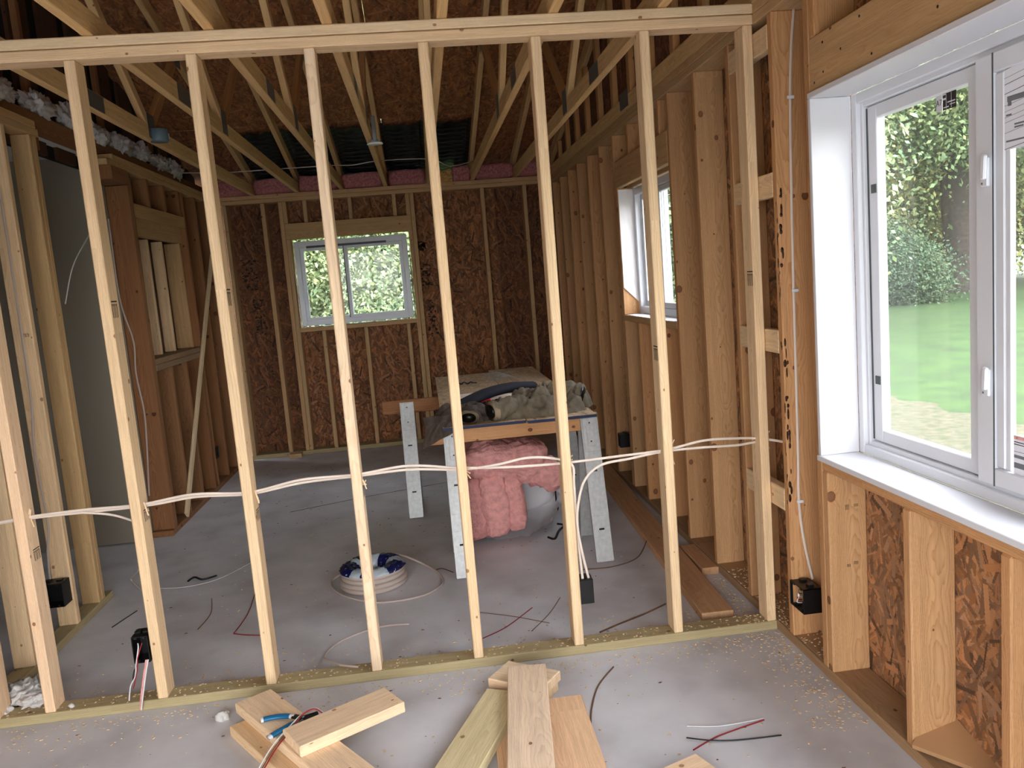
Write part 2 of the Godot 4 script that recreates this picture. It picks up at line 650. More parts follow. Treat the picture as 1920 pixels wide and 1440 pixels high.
func build_partition() -> void:
	var w := setting("wall_partition", "open stud partition of pale two by fours across the room")
	bd(w, "bottom_plate", -3.5, 0.0, 0.0, 0.038, -0.089, 0.0, M.treated)
	var bots := [-0.0220, -0.4175, -0.8300, -1.2371, -1.6393, -2.0465, -2.4534, -2.8658]
	var tops := [-0.0230, -0.4200, -0.8268, -1.2385, -1.6440, -2.0530, -2.4615, -2.8700]
	for k in bots.size():
		var mat: Material = [M.pine, M.pine, M.pine, M.pine, M.pine_light, M.pine, M.pine, M.pine_pink][k]
		var s := beam(w, "stud", Vector3(bots[k], 0.0385, -0.0445), Vector3(tops[k], UNDER - 0.0005, -0.0445), Vector3.RIGHT, 0.038, 0.089, mat, 0.004)
		if k in [3, 4, 5, 6, 7]:
			var y: float = [0.0, 0.0, 0.0, 0.66, 0.75, 0.70, 0.745, 0.64][k]
			stamp(s, Transform3D(Basis(Vector3.UP, PI / 2), Vector3(lerpf(bots[k], tops[k], y / UNDER) + 0.0192, y, -0.055)), 0.05, 0.055)
		if k in [5, 6]:
			stamp(s, Transform3D(Basis(Vector3.UP, PI / 2), Vector3(lerpf(bots[k], tops[k], 0.62) + 0.0192, [0, 0, 0, 0, 0, 1.53, 1.52][k], -0.04)), 0.055, 0.075)
		if k in [0, 1]:
			stamp(s, Transform3D(Basis(Vector3.UP, -PI / 2), Vector3(lerpf(bots[k], tops[k], 0.6) - 0.0192, [1.44, 1.18][k], -0.03)), 0.055, 0.07)
		# splinters where the cable hole came through
		for q in 3:
			var p := Vector3(bots[k] + 0.02, 0.79 + 0.012 * (q - 1), -0.05 + 0.006 * q)
			beam(s, "splinter", p, p + Vector3(0.012, rng.randf_range(-0.05, 0.04), 0.012), Vector3.BACK, 0.002, 0.004, M.pine_light, 0.0)
	bd(w, "stud", -3.085, -3.045, 0.0385, UNDER, -0.089, 0.0, M.pine_pink)
	bd(w, "top_plate", -3.5, 0.0, UNDER, UNDER + 0.0365, -0.089, 0.0, M.pine, 0.004)
	bd(w, "top_plate", -3.5, 0.0, UNDER + 0.0395, TOP - 0.001, -0.087, 0.002, M.pine, 0.004)


func panel(parent: Node, called: String, x0: float, x1: float, y0: float, y1: float, z0: float, z1: float, mat: Material) -> void:
	slab(parent, called, x0, x1, y0, y1, z0, z1, mat)


func build_right_wall() -> void:
	var w := setting("wall_right", "right outer wall framed in knotty two by sixes with strand board behind")
	bd(w, "bottom_plate", 0.0, 0.14, 0.0, 0.038, -4.94, 4.04, M.dusty_plate)
	slab(w, "sawdust_layer", 0.012, 0.138, 0.038, 0.0395, -1.0, 0.385, M.sawdust)
	for q in [[0.0, 0.0375], [0.0385, 0.0755]]:
		bd(w, "top_plate", 0.0, 0.14, UNDER + q[0], UNDER + q[1], -4.94, 4.04, M.header)
	var full := [-4.79, -4.38, -3.97, -3.57, -3.16, -2.75, -2.335, -1.132, -0.723, -0.30, 0.114, 0.389, 2.02, 2.42, 2.83, 3.23, 3.64, 3.86]
	var k := 0
	for z in full:
		var s := bd(w, "stud", 0.0, 0.14, 0.0385, UNDER - 0.0005, z, z + 0.038, [M.knotty, M.knotty_b][k % 2], 0.004)
		if z == 0.114:
			bark_streak(s)
		k += 1
	for y in [1.744, 1.156, 0.536, 2.27]:
		bd(w, "blocking", 0.0, 0.038, y, y + 0.089, -0.262, 0.114, M.pine)
	# framing of the small window
	bd(w, "stud", 0.0, 0.14, 0.0385, 1.18, -2.297, -2.259, M.knotty)
	bd(w, "trimmer", 0.0, 0.14, 1.22, 2.045, -2.297, -2.255, M.knotty)
	bd(w, "rough_sill", 0.0, 0.14, 1.18, 1.218, -2.297, -1.134, M.header)
	bd(w, "header", 0.0, 0.038, 2.047, 2.215, -2.297, -1.134, M.header)
	bd(w, "header", 0.100, 0.138, 2.047, 2.215, -2.297, -1.134, M.header)
	for z in [-1.95, -1.54]:
		bd(w, "cripple_stud", 0.0, 0.14, 0.0385, 1.18, z, z + 0.038, M.knotty_b, 0.004)
		bd(w, "cripple_stud", 0.0, 0.14, 2.216, UNDER, z, z + 0.038, M.knotty_b, 0.004)
	bd(w, "cripple_stud", 0.0, 0.14, 2.216, UNDER, -1.30, -1.262, M.knotty, 0.004)
	# framing of the large window
	bd(w, "rough_sill", 0.0, 0.14, 0.773, 0.811, 0.428, 2.02, M.knotty, 0.004)
	var first: MeshInstance3D
	for z in [0.427, 0.905, 1.312, 1.72]:
		var c := bd(w, "cripple_stud", 0.0, 0.14, 0.0385, 0.7725, z, z + 0.038, M.knotty if z < 1.0 else M.knotty_b, 0.005)
		if first == null:
			first = c
	for q in [[0.067, 0.640, 0.014, 0.022], [0.100, 0.645, 0.016, 0.012], [0.068, 0.43, 0.014, 0.012], [0.095, 0.437, 0.017, 0.014]]:
		stamp(first, Transform3D(Basis(), Vector3(q[0], q[1], 0.4653)), q[2], q[3])
	bd(w, "header", 0.0, 0.038, 2.043, 2.213, 0.428, 2.02, M.header, 0.002)
	bd(w, "header", 0.100, 0.138, 2.043, 2.213, 0.428, 2.02, M.header, 0.002)
	for z in [0.43, 0.905, 1.312, 1.72]:
		bd(w, "cripple_stud", 0.0, 0.14, 2.214, UNDER, z, z + 0.038, M.knotty, 0.004)
	var nails := SurfaceTool.new()
	nails.begin(Mesh.PRIMITIVE_TRIANGLES)
	var head := CylinderMesh.new()
	head.top_radius = 0.004
	head.bottom_radius = 0.004
	head.height = 0.001
	head.radial_segments = 8
	for q in [[2.18, 0.52], [2.09, 0.52], [2.19, 0.74], [2.13, 0.63], [2.07, 0.80], [2.16, 1.0], [2.1, 1.1], [2.18, 1.3], [2.07, 0.46]]:
		nails.append_from(head, 0, Transform3D(Basis(Vector3.BACK, PI / 2), Vector3(-0.0004, q[0], q[1])))
	put(w, "nail_heads", nails.commit(), M.steel)
	# sheathing, in sheets around the openings
	for q in [[-4.95, -3.6, 0.0, TOP], [-3.599, -2.257, 0.0, TOP], [-2.256, -1.134, 0.0, 1.215], [-2.256, -1.134, 2.047, TOP], [-1.133, 0.10, 0.0, TOP], [0.101, 0.428, 0.0, TOP], [0.429, 1.32, 0.0, 0.809], [1.321, 2.0, 0.0, 0.809], [0.429, 2.0, 2.043, TOP], [2.001, 4.05, 0.0, TOP]]:
		panel(w, "sheathing_panel", 0.1405, 0.152, q[2], q[3], q[0], q[1], M.osb)
	# gable triangle over the wall
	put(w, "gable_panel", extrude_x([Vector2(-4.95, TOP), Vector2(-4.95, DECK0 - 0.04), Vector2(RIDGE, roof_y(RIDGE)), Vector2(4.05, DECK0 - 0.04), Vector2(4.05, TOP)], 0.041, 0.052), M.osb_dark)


# torn bark along the edge of the cable stud: short irregular flakes
func bark_streak(parent: Node) -> void:
	var st := SurfaceTool.new()
	st.begin(Mesh.PRIMITIVE_TRIANGLES)
	var flake := SphereMesh.new()
	flake.radius = 0.5
	flake.height = 1.0
	flake.radial_segments = 8
	flake.rings = 4
	for k in 70:
		var y := 0.42 + 1.35 * k / 70.0 + rng.randf_range(-0.01, 0.01)
		if sin(y * 9.0) + sin(y * 23.0) < -0.5:
			continue
		var on_edge := rng.randf() < 0.5
		var s := Vector3(0.0012, rng.randf_range(0.012, 0.05), rng.randf_range(0.004, 0.014))
		if on_edge:
			st.append_from(flake, 0, Transform3D(Basis().scaled(s), Vector3(-0.0002, y, 0.143 + rng.randf_range(-0.006, 0.006))))
		else:
			st.append_from(flake, 0, Transform3D(Basis().scaled(Vector3(s.z, s.y, 0.0012)), Vector3(0.008 + rng.randf_range(-0.004, 0.008), y, 0.1522)))
	put(parent, "bark_edge", st.commit(), M.copper_brown)


func build_back_wall() -> void:
	var w := setting("wall_back", "far wall of dark strand board behind pale studs")
	bd(w, "bottom_plate", -3.12, -0.001, 0.0, 0.038, BACK - 0.14, BACK, M.treated)
	for q in [[0.0, 0.0375], [0.0385, 0.0755]]:
		bd(w, "top_plate", -3.3, -0.001, UNDER + q[0], UNDER + q[1], BACK - 0.14, BACK, M.header)
	for x in [-3.08, -2.735, -2.575, -1.36, -0.69, -0.285, -0.045]:
		bd(w, "stud", x, x + 0.038, 0.0385, UNDER - 0.0005, BACK - 0.14, BACK, M.header, 0.004)
	for x in [-2.536, -1.399]:
		bd(w, "trimmer", x, x + 0.036, 0.0385, 2.045, BACK - 0.14, BACK, M.header, 0.004)
		bd(w, "cripple_stud", x, x + 0.036, 2.19, UNDER, BACK - 0.14, BACK, M.header, 0.004)
	for x in [-2.352, -1.938, -1.525]:
		bd(w, "cripple_stud", x, x + 0.036, 2.19, UNDER, BACK - 0.14, BACK, M.header, 0.004)
	for x in [-2.302, -1.905, -1.50]:
		bd(w, "cripple_stud", x, x + 0.036, 0.0385, 1.172, BACK - 0.14, BACK, M.header, 0.004)
	bd(w, "rough_sill", -2.5, -1.4, 1.173, 1.211, BACK - 0.14, BACK, M.header)
	bd(w, "header", -2.536, -1.363, 2.046, 2.189, BACK - 0.038, BACK, M.old_light)
	bd(w, "header", -2.536, -1.363, 2.046, 2.189, BACK - 0.14, BACK - 0.1, M.old_light)
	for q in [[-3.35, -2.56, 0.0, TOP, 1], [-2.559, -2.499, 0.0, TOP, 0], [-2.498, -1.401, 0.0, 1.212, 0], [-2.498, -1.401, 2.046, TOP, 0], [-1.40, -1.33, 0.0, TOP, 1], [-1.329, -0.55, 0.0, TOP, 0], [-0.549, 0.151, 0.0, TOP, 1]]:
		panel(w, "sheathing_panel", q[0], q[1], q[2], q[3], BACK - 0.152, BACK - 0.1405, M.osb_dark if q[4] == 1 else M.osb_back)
	# dark printing and weather stains on the panel edges
	for q in [[-2.93, 1.75, 0.13, 0.30], [-2.88, 1.35, 0.10, 0.34], [-1.29, 1.9, 0.09, 0.08], [-1.27, 1.62, 0.09, 0.20], [-1.25, 1.2, 0.08, 0.36]]:
		stain_patch(w, Vector3(q[0], q[1], BACK - 0.1402), q[2], q[3])


# patch of smeared factory ink: many small strokes lying flat on the board
func stain_patch(parent: Node, at: Vector3, w: float, h: float) -> void:
	var st := SurfaceTool.new()
	st.begin(Mesh.PRIMITIVE_TRIANGLES)
	var box := BoxMesh.new()
	box.size = Vector3.ONE
	for k in 46:
		var s := Vector3(rng.randf_range(0.006, 0.03), rng.randf_range(0.004, 0.02), 0.0006)
		st.append_from(box, 0, Transform3D(Basis().scaled(s), at + Vector3((rng.randf() - 0.5) * w, (rng.randf() - 0.5) * h, 0)))
	put(parent, "ink_stain", st.commit(), M.stain)


func build_left_wall() -> void:
	var w := setting("wall_left", "left wall of old and new studs with a doorway to the next room")
	var o := LEFT - 0.089
	# new part beside the doorway
	bd(w, "bottom_plate", o, LEFT, 0.0, 0.038, -1.34, -0.09, M.treated)
	for q in [[-0.488, M.pine], [-0.93, M.pine], [-1.20, M.old_light], [-1.2385, M.old_light]]:
		var s := bd(w, "stud", o, LEFT, 0.0385, UNDER - 0.0005, q[0], q[0] + 0.038, q[1], 0.004)
		if q[0] == -0.93:
			stamp(s, Transform3D(Basis(), Vector3(LEFT - 0.03, 1.44, -0.8917)), 0.03, 0.02)
	bd(w, "top_plate", o, LEFT, UNDER, UNDER + 0.0375, -1.27, -0.09, M.old_light)
	bd(w, "top_plate", o, LEFT, UNDER + 0.0385, TOP, -1.25, -0.09, M.old_light)
	# older part beyond the doorway, with a framed-in window
	var p := LEFT - 0.14
	bd(w, "bottom_plate", p, LEFT, 0.0, 0.038, BACK, -2.42, M.old)
	bd(w, "top_plate", p, LEFT, UNDER, UNDER + 0.0375, BACK, -2.15, M.old_light)
	bd(w, "top_plate", p, LEFT, UNDER + 0.0385, TOP, BACK, -2.25, M.old_light)
	bd(w, "blocking", p - 0.01, LEFT + 0.012, UNDER - 0.085, UNDER - 0.001, -2.45, -2.17, M.old)
	for z in [-2.49, -2.528, -3.70, -4.06, -4.40, -4.79]:
		bd(w, "stud", p, LEFT, 0.0385, UNDER - (0.087 if z == -2.49 else 0.0005), z, z + 0.0375, M.old, 0.004)
	for z in [-2.88, -3.24, -3.60]:
		bd(w, "cripple_stud", p, LEFT, 2.20, UNDER, z, z + 0.038, M.old)
		bd(w, "cripple_stud", p, LEFT, 0.0385, 1.10, z, z + 0.038, M.old)
	bd(w, "header", LEFT - 0.04, LEFT, 2.115, 2.2, -3.66, -2.53, M.old_light)
	bd(w, "header", LEFT - 0.09, LEFT - 0.042, 2.0, 2.12, -3.66, -2.53, M.old_light)
	bd(w, "rough_sill", p, LEFT, 1.142, 1.18, -3.66, -2.53, M.old_grey)
	bd(w, "rough_sill", p, LEFT + 0.004, 1.10, 1.141, -3.66, -2.53, M.old_grey)
	for z in [-2.70, -3.02, -3.34]:
		bd(w, "infill_stud", p - 0.03, LEFT - 0.095, 1.181, 2.0, z, z + 0.038, M.pine, 0.004)
	bd(w, "infill_stud", p - 0.03, LEFT - 0.05, 1.181, 2.0, -3.655, -3.617, M.old_light)
	panel(w, "old_sheathing_panel", p - 0.045, p - 0.032, 0.0, TOP, BACK, -2.46, M.old_board)
	# thin pale strip leaning across the studs
	beam(w, "brace_strip", Vector3(LEFT + 0.012, 0.06, -2.70), Vector3(LEFT + 0.012, 1.92, -4.33), Vector3.RIGHT, 0.018, 0.06, M.pine)
	# beam and remains of the old roof edge above
	bd(w, "old_beam", -3.275, -3.21, TOP + 0.002, 2.56, BACK, -0.2, M.old)
	for q in 14:
		var z := 0.35 - q * 0.385
		panel(w, "old_gable_board", -3.335, -3.315, 2.4, roof_y(z) - 0.01, z - 0.25, z, M.old_board)
	for z in [-1.60, -2.62, -3.6]:
		bd(w, "old_gable_stud", -3.31, -3.276, 2.4, roof_y(z) - 0.02, z - 0.045, z, M.old)
	put(w, "roofing_felt", extrude_x([Vector2(-4.95, 2.4), Vector2(-4.95, DECK0 - 0.04), Vector2(RIDGE, roof_y(RIDGE)), Vector2(4.05, DECK0 - 0.04), Vector2(4.05, 2.4)], -3.36, -3.337), M.felt)
	# front part, beside and behind the camera
	panel(w, "sheathing_panel", -3.28, -3.27, 0.0, 2.4, 0.02, 4.05, M.osb)
	for k in 10:
		bd(w, "stud", -3.268, LEFT, 0.0, TOP, 0.06 + k * 0.42, 0.098 + k * 0.42, M.knotty)
	# next room seen through the doorway
	var h := setting("wall_hall", "plain grey drywall of the next room seen through the doorway")
	slab(h, "drywall_sheet", -5.3, -3.262, 0.012, 2.47, -2.46, -2.33, M.drywall)
	slab(h, "drywall_sheet", -5.3, -5.2, 0.0, 2.47, -2.33, 0.6, M.drywall)
	slab(h, "drywall_sheet", -5.3, -3.285, 0.0, 2.47, 0.5, 0.6, M.drywall)
	slab(h, "drywall_ceiling", -5.3, -3.276, 2.471, 2.49, -2.46, 0.6, M.ceiling_white)


func build_rear_wall() -> void:
	var w := setting("wall_rear", "front wall behind the viewer with a wide open garage doorway")
	for x in [-3.1, -0.6, -0.32, -0.04]:
		bd(w, "stud", x, x + 0.038, 0.0, UNDER, REAR, REAR + 0.14, M.knotty)
	bd(w, "header", -3.06, -0.6, 2.27, UNDER, REAR, REAR + 0.14, M.header)
	bd(w, "top_plate", -3.28, 0.0, UNDER, TOP, REAR, REAR + 0.14, M.header)
	panel(w, "sheathing_panel", -3.3, -3.06, -0.05, TOP, REAR + 0.141, REAR + 0.152, M.osb)
	panel(w, "sheathing_panel", -0.6, 0.152, -0.05, TOP, REAR + 0.141, REAR + 0.152, M.osb)
	panel(w, "sheathing_panel", -3.059, -0.601, 2.27, TOP, REAR + 0.141, REAR + 0.152, M.osb)


func roof_y(z: float) -> float:
	return DECK0 + SLOPE * ((RIDGE + 4.8) - absf(z - RIDGE))


func build_roof() -> void:
	var c := setting("ceiling", "underside of the roof deck in reddish strand board", "roof")
	var a := atan(SLOPE)
	var half := (RIDGE + 5.5) / cos(a)
	for side in [-1.0, 1.0]:
		var s := 0.0
		var row := 0
		while s < half - 0.02:
			var l := minf(1.2, half - s)
			var cuts := [-3.95, -2.75, -0.31, 0.6] if row % 2 == 0 else [-3.95, -1.53, 0.6]
			for k in cuts.size() - 1:
				var mid := s + l * 0.5
				var z: float = RIDGE + side * mid * cos(a)
				var y := roof_y(RIDGE) - mid * sin(a) + 0.006
				put(c, "roof_panel", bar_mesh(cuts[k + 1] - cuts[k] - 0.003, 0.012, l - 0.003, 0.0), M.osb_roof, Transform3D(Basis(Vector3.RIGHT, side * a), Vector3((cuts[k] + cuts[k + 1]) * 0.5, y, z)))
			s += l
			row += 1
	slab(c, "ridge_cap", -3.95, 0.6, roof_y(RIDGE) + 0.002, roof_y(RIDGE) + 0.02, RIDGE - 0.12, RIDGE + 0.12, M.osb_roof)


func build_trusses() -> void:
	var ordinal := ["first", "second", "third", "fourth", "fifth", "sixth", "seventh"]
	var proto: Node3D
	for k in 7:
		var at := Vector3(-0.345 - 0.409 * k, TOP + 0.001, BACK)
		var label := "pale wooden roof truss, %s from the window wall, resting on the far wall" % ordinal[k]
		if proto == null:
			proto = thing("roof_truss", at, label, "truss", "roof trusses over the room")
			truss_parts(proto, false)
		else:
			var t: Node3D = proto.duplicate()
			t.name = numbered("roof_truss")
			add_child(t)
			t.position = at
			t.set_meta("label", label)
	var g := thing("gable_truss", Vector3(0.021, TOP + 0.001, BACK), "gable end truss lying flat on top of the window wall", "truss")
	truss_parts(g, true)


func truss_parts(t: Node3D, gable: bool) -> void:
	var o := t.position
	var x := Vector3.RIGHT
	var zr := RIDGE - BACK          # heel to ridge
	var span := 2.0 * zr
	beam(t, "bottom_chord", o + Vector3(0, 0.0445, -0.13), o + Vector3(0, 0.0445, span + 0.13), x, 0.038, 0.089, M.truss)
	var up := 0.132 + 0.046
	for s in [-1.0, 1.0]:
		var heel := Vector3(0, up - 0.6 * SLOPE, zr - s * (zr + 0.6))
		var apex := Vector3(0, up + zr * SLOPE, zr)
		beam(t, "top_chord", o + heel, o + apex, x, 0.038, 0.089, M.truss)
		if gable:
			continue
		var joint := Vector3(0, 0.06, zr - s * 1.5)
		var quarter := Vector3(0, 0.132 + SLOPE * (zr - 2.25) - 0.0, zr - s * 2.25)
		var top := Vector3(0, 0.132 + SLOPE * zr - 0.03, zr - s * 0.05)
		beam(t, "web", o + joint + Vector3(0, 0.02, -s * 0.02), o + quarter, x, 0.036, 0.064, M.truss_web)
		beam(t, "web", o + joint + Vector3(0, 0.02, s * 0.02), o + top, x, 0.036, 0.064, M.truss)
		for f in [-0.0195, 0.0195]:
			slab(t, "gusset_plate", o.x + f - 0.0007, o.x + f + 0.0007, o.y + 0.012, o.y + 0.15, o.z + joint.z - 0.07, o.z + joint.z + 0.06, M.plate)
			if s > 0.0:
				slab(t, "gusset_plate", o.x + f - 0.0007, o.x + f + 0.0007, o.y + 0.006, o.y + 0.084, o.z + joint.z + 0.72, o.z + joint.z + 0.93, M.plate)
			slab(t, "gusset_plate", o.x + f - 0.0007, o.x + f + 0.0007, o.y + quarter.y - 0.06, o.y + quarter.y + 0.06, o.z + quarter.z - 0.06, o.z + quarter.z + 0.06, M.plate)
	if gable:
		for k in 20:
			var z := 0.45 + k * 0.42
			var y1 := 0.132 + SLOPE * (zr - absf(z - zr)) - 0.01
			beam(t, "web", o + Vector3(0, 0.09, z), o + Vector3(0, y1, z), x, 0.036, 0.064, M.truss_web)
		slab(t, "gusset_plate", o.x - 0.0204, o.x - 0.0192, o.y + 0.02, o.y + 0.12, o.z + 2.75, o.z + 2.95, M.plate)


func build_eaves() -> void:
	# black vent baffles pressed against the deck between the trusses
	var pos := ["leftmost", "second", "third", "fourth", "rightmost"]
	var proto: Node3D
	for k in 5:
		var x := -0.345 - 0.409 * (5.5 - k)
		var label := "black ribbed vent baffle under the roof deck, %s of the row" % [["leftmost", "second from left", "middle one", "second from right", "rightmost"][k]]
		if proto == null:
			proto = thing("vent_baffle", Vector3(x, TOP + 0.1, BACK), label, "vent baffle", "vent baffles along the eave")
			baffle_parts(proto)
		else:
			var t: Node3D = proto.duplicate()
			t.name = numbered("vent_baffle")
			add_child(t)
			t.position = Vector3(x, TOP + 0.1, BACK)
			t.set_meta("label", label)
	# pink batts stuffed over the wall plate
	for k in 8:
		var x0 := -0.345 - 0.409 * (k) + 0.022
		var x1 := x0 + 0.409 - 0.044
		if k == 7:
			x0 = -3.18
			x1 = -2.84
		if k == 2:
			x0 += 0.2
		if k == 0:
			x1 = 0.0
		var n := FastNoiseLite.new()
		n.seed = 300 + k
		n.frequency = 6.0
		var hgt := 0.14
		var label := "pink batt stuffed over the far wall plate, bay %s from the window wall" % [["one", "two", "three", "four", "five", "six", "seven", "eight"][k]]
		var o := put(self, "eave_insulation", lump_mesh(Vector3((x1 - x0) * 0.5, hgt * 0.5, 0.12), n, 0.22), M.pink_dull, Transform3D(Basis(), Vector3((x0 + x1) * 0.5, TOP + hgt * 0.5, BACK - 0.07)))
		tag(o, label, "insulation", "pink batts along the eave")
	var s := setting("trim_1", "soffit and fascia boards closing the eave outside", "trim")
	slab(s, "fascia_board", -3.95, 0.6, 2.36, 2.52, -5.53, -5.51, M.vinyl)
	slab(s, "soffit_board", -3.95, -1.17, 2.40, 2.412, -5.51, -4.953, M.vinyl)
	slab(s, "soffit_board", -0.88, 0.6, 2.40, 2.412, -5.51, -4.953, M.vinyl)
	slab(s, "fascia_board", -3.95, 0.6, 2.36, 2.52, 4.61, 4.63, M.vinyl)
	slab(s, "soffit_board", -3.95, 0.6, 2.40, 2.412, 4.053, 4.61, M.vinyl)


# rounded, rumpled box
func lump_mesh(h: Vector3, n: FastNoiseLite, rough: float, power := 0.35, nu := 28, nv_ := 16) -> ArrayMesh:
	return grid_mesh(func(u: float, v: float) -> Vector3:
		var a := u * TAU
		var b := (v - 0.5) * PI
		var d := Vector3(cos(b) * cos(a), sin(b), cos(b) * sin(a))
		var p := Vector3(signf(d.x) * pow(absf(d.x), power), signf(d.y) * pow(absf(d.y), power), signf(d.z) * pow(absf(d.z), power))
		var q := p * h
		var k := 1.0 + rough * n.get_noise_3d(q.x, q.y, q.z)
		return q * k, nu, nv_)


func baffle_parts(t: Node3D) -> void:
	var o := t.position
	var a := atan(SLOPE)
	var y0 := roof_y(BACK) - 0.004
	var len := 1.0
	# corrugated tray: three channels with cross ribs
	var f := func(u: float, v: float) -> Vector3:
		var x := (u - 0.5) * 0.36
		var s := v * len - 0.2
		var edge := 0.03 if absf(x) > 0.155 else 0.0
		var chan := 0.018 * (0.5 + 0.5 * cos(x * TAU / 0.12))
		var rib := 0.006 * (1.0 if fposmod(s, 0.075) < 0.03 else 0.0)
		return Vector3(o.x + x, y0 + s * SLOPE - 0.035 + chan * 0.8 - rib + edge, BACK + s)
	put(t, "tray", grid_mesh(f, 48, 66), M.baffle)
	for q in 9:
		var s := 0.02 + q * 0.085
		for d in [-1.0, 1.0]:
			beam(t, "cross_rib", Vector3(o.x - 0.12, y0 + s * SLOPE - 0.046, BACK + s), Vector3(o.x + 0.12, y0 + s * SLOPE - 0.046, BACK + s + d * 0.045), Vector3.UP, 0.006, 0.008, M.baffle, 0.0)


# ---------------------------------------------------------------- windows and what lies outside

func build_big_window() -> void:
	var w := setting("window_1", "large white vinyl sliding window with white jamb boards in the right wall", "window")
	var z0 := 0.433
	var z1 := 2.0
	bd(w, "jamb_board", -0.014, 0.126, 0.831, 2.0235, z0, z0 + 0.019, M.jamb, 0.002)
	bd(w, "jamb_board", -0.014, 0.126, 0.831, 2.0235, z1 - 0.019, z1, M.jamb, 0.002)
	bd(w, "jamb_board", -0.014, 0.126, 2.024, 2.0425, z0, z1, M.jamb, 0.002)
	bd(w, "sill_board", -0.020, 0.126, 0.8115, 0.8305, z0, z1, M.jamb, 0.002)
	var a := z0 + 0.019
	var b := z1 - 0.019
	# outer frame, stepped
	for q in [[0.1255, 0.20, 0.032], [0.14, 0.19, 0.046]]:
		var t: float = q[2]
		bd(w, "frame", q[0], q[1], 0.8300, 2.0245, a, a + t, M.vinyl, 0.003)
		bd(w, "frame", q[0], q[1], 0.8300, 2.0245, b - t, b, M.vinyl, 0.003)
		bd(w, "frame", q[0], q[1], 0.8300, 0.8315 + t, a + t, b - t, M.vinyl, 0.003)
		bd(w, "frame", q[0], q[1], 2.023 - t, 2.0245, a + t, b - t, M.vinyl, 0.003)
	sash(w, 0.152, 0.182, a + 0.048, 1.088, 0.88, 1.975, 0.056)
	bd(w, "sash_stile", 0.151, 0.182, 0.88, 1.975, 0.995, 1.031, M.vinyl, 0.003)
	sash(w, 0.118, 0.148, 1.070, b - 0.048, 0.88, 1.975, 0.064)
	bd(w, "glazing_bead", 0.125, 0.146, 0.93, 1.925, 1.134, 1.165, M.vinyl, 0.003)
	bd(w, "glazing_bead", 0.129, 0.144, 0.93, 1.925, 1.165, 1.184, M.vinyl, 0.003)
	bd(w, "weather_strip", 0.150, 0.1515, 0.885, 1.97, a + 0.0485, a + 0.056, M.seal, 0.0)
	bd(w, "interlock", 0.1165, 0.118, 0.88, 1.975, 1.134, 1.138, M.seal, 0.0)
	for y in [1.655, 1.118]:
		var l := bd(w, "latch", 0.109, 0.118, y, y + 0.072, 1.098, 1.126, M.vinyl, 0.003)
		beam(l, "latch_lever", Vector3(0.104, y + 0.018, 1.118), Vector3(0.100, y + 0.078, 1.128), Vector3.RIGHT, 0.010, 0.016, M.vinyl)
		bd(l, "screw_head", 0.1083, 0.109, y + 0.060, y + 0.065, 1.104, 1.109, M.plate, 0.0)
		bd(l, "screw_head", 0.1083, 0.109, y + 0.006, y + 0.011, 1.104, 1.109, M.plate, 0.0)
	for y in [1.70, 1.075]:
		bd(w, "sash_stop", 0.1485, 0.152, y, y + 0.028, a + 0.070, a + 0.098, M.seal, 0.001)
	# stickers left on the glass
	var label := slab(w, "glass_label", 0.1628, 0.1634, 1.888, 1.932, 0.845, 0.872, M.jamb)
	var txt := TextMesh.new()
	var font := SystemFont.new()
	font.font_names = PackedStringArray(["Droid Sans"])
	txt.font = font
	txt.text = "A7"
	txt.font_size = 24
	txt.pixel_size = 0.0009
	txt.depth = 0.0004
	put(label, "lettering", txt, M.ink, Transform3D(Basis(Vector3.UP, -PI / 2), Vector3(0.1625, 1.912, 0.858)))
	var dark := slab(w, "glass_label", 0.1628, 0.1634, 1.888, 1.932, 0.874, 0.932, M.ink)
	for q in [[1.928, 0.876, 0.888, 0.003], [1.915, 0.876, 0.888, 0.005], [1.905, 0.895, 0.928, 0.003], [1.898, 0.905, 0.928, 0.002], [1.893, 0.878, 0.9, 0.003], [1.89, 0.889, 0.890, 0.04], [1.89, 0.911, 0.912, 0.04]]:
		slab(dark, "printed_line", 0.1622, 0.1627, q[0] - (0.0 if q[3] > 0.01 else 0.0), q[0] + q[3], q[1], q[2], M.jamb)
	var paper := slab(w, "paper_label", 0.126, 0.1268, 1.735, 1.957, 1.166, 1.50, M.paper)
	for q in [[1.954, 0.0012], [1.925, 0.0012], [1.905, 0.0006], [1.89, 0.0012], [1.868, 0.0012], [1.84, 0.0006], [1.826, 0.0006], [1.812, 0.0006], [1.80, 0.0006], [1.775, 0.0006], [1.737, 0.0012]]:
		for s in 5:
			var za: float = 1.167 + s * 0.066
			beam(paper, "printed_line", Vector3(0.1256, q[0] + 0.007 * (s % 2), za), Vector3(0.1256, q[0] + 0.007 * ((s + 1) % 2), za + 0.066), Vector3.RIGHT, 0.0004, q[1], M.ink, 0.0)
	slab(paper, "printed_seal", 0.1254, 0.1259, 1.934, 1.950, 1.170, 1.184, M.ink)
	slab(paper, "printed_seal", 0.1250, 0.1254, 1.938, 1.946, 1.173, 1.181, M.paper)
	slab(paper, "printed_map", 0.1254, 0.1259, 1.848, 1.861, 1.176, 1.30, M.print_grey)
	slab(paper, "printed_map", 0.1254, 0.1259, 1.838, 1.848, 1.178, 1.190, M.print_grey)
	for q in [[1.79, 1.20, 1.24], [1.783, 1.2, 1.23], [1.753, 1.172, 1.27], [1.815, 1.172, 1.19]]:
		slab(paper, "printed_text", 0.1254, 0.1259, q[0], q[0] + 0.004, q[1], q[2], M.print_grey)
	var low := slab(w, "paper_label", 0.126, 0.1268, 0.908, 1.028, 1.196, 1.30, M.paper)
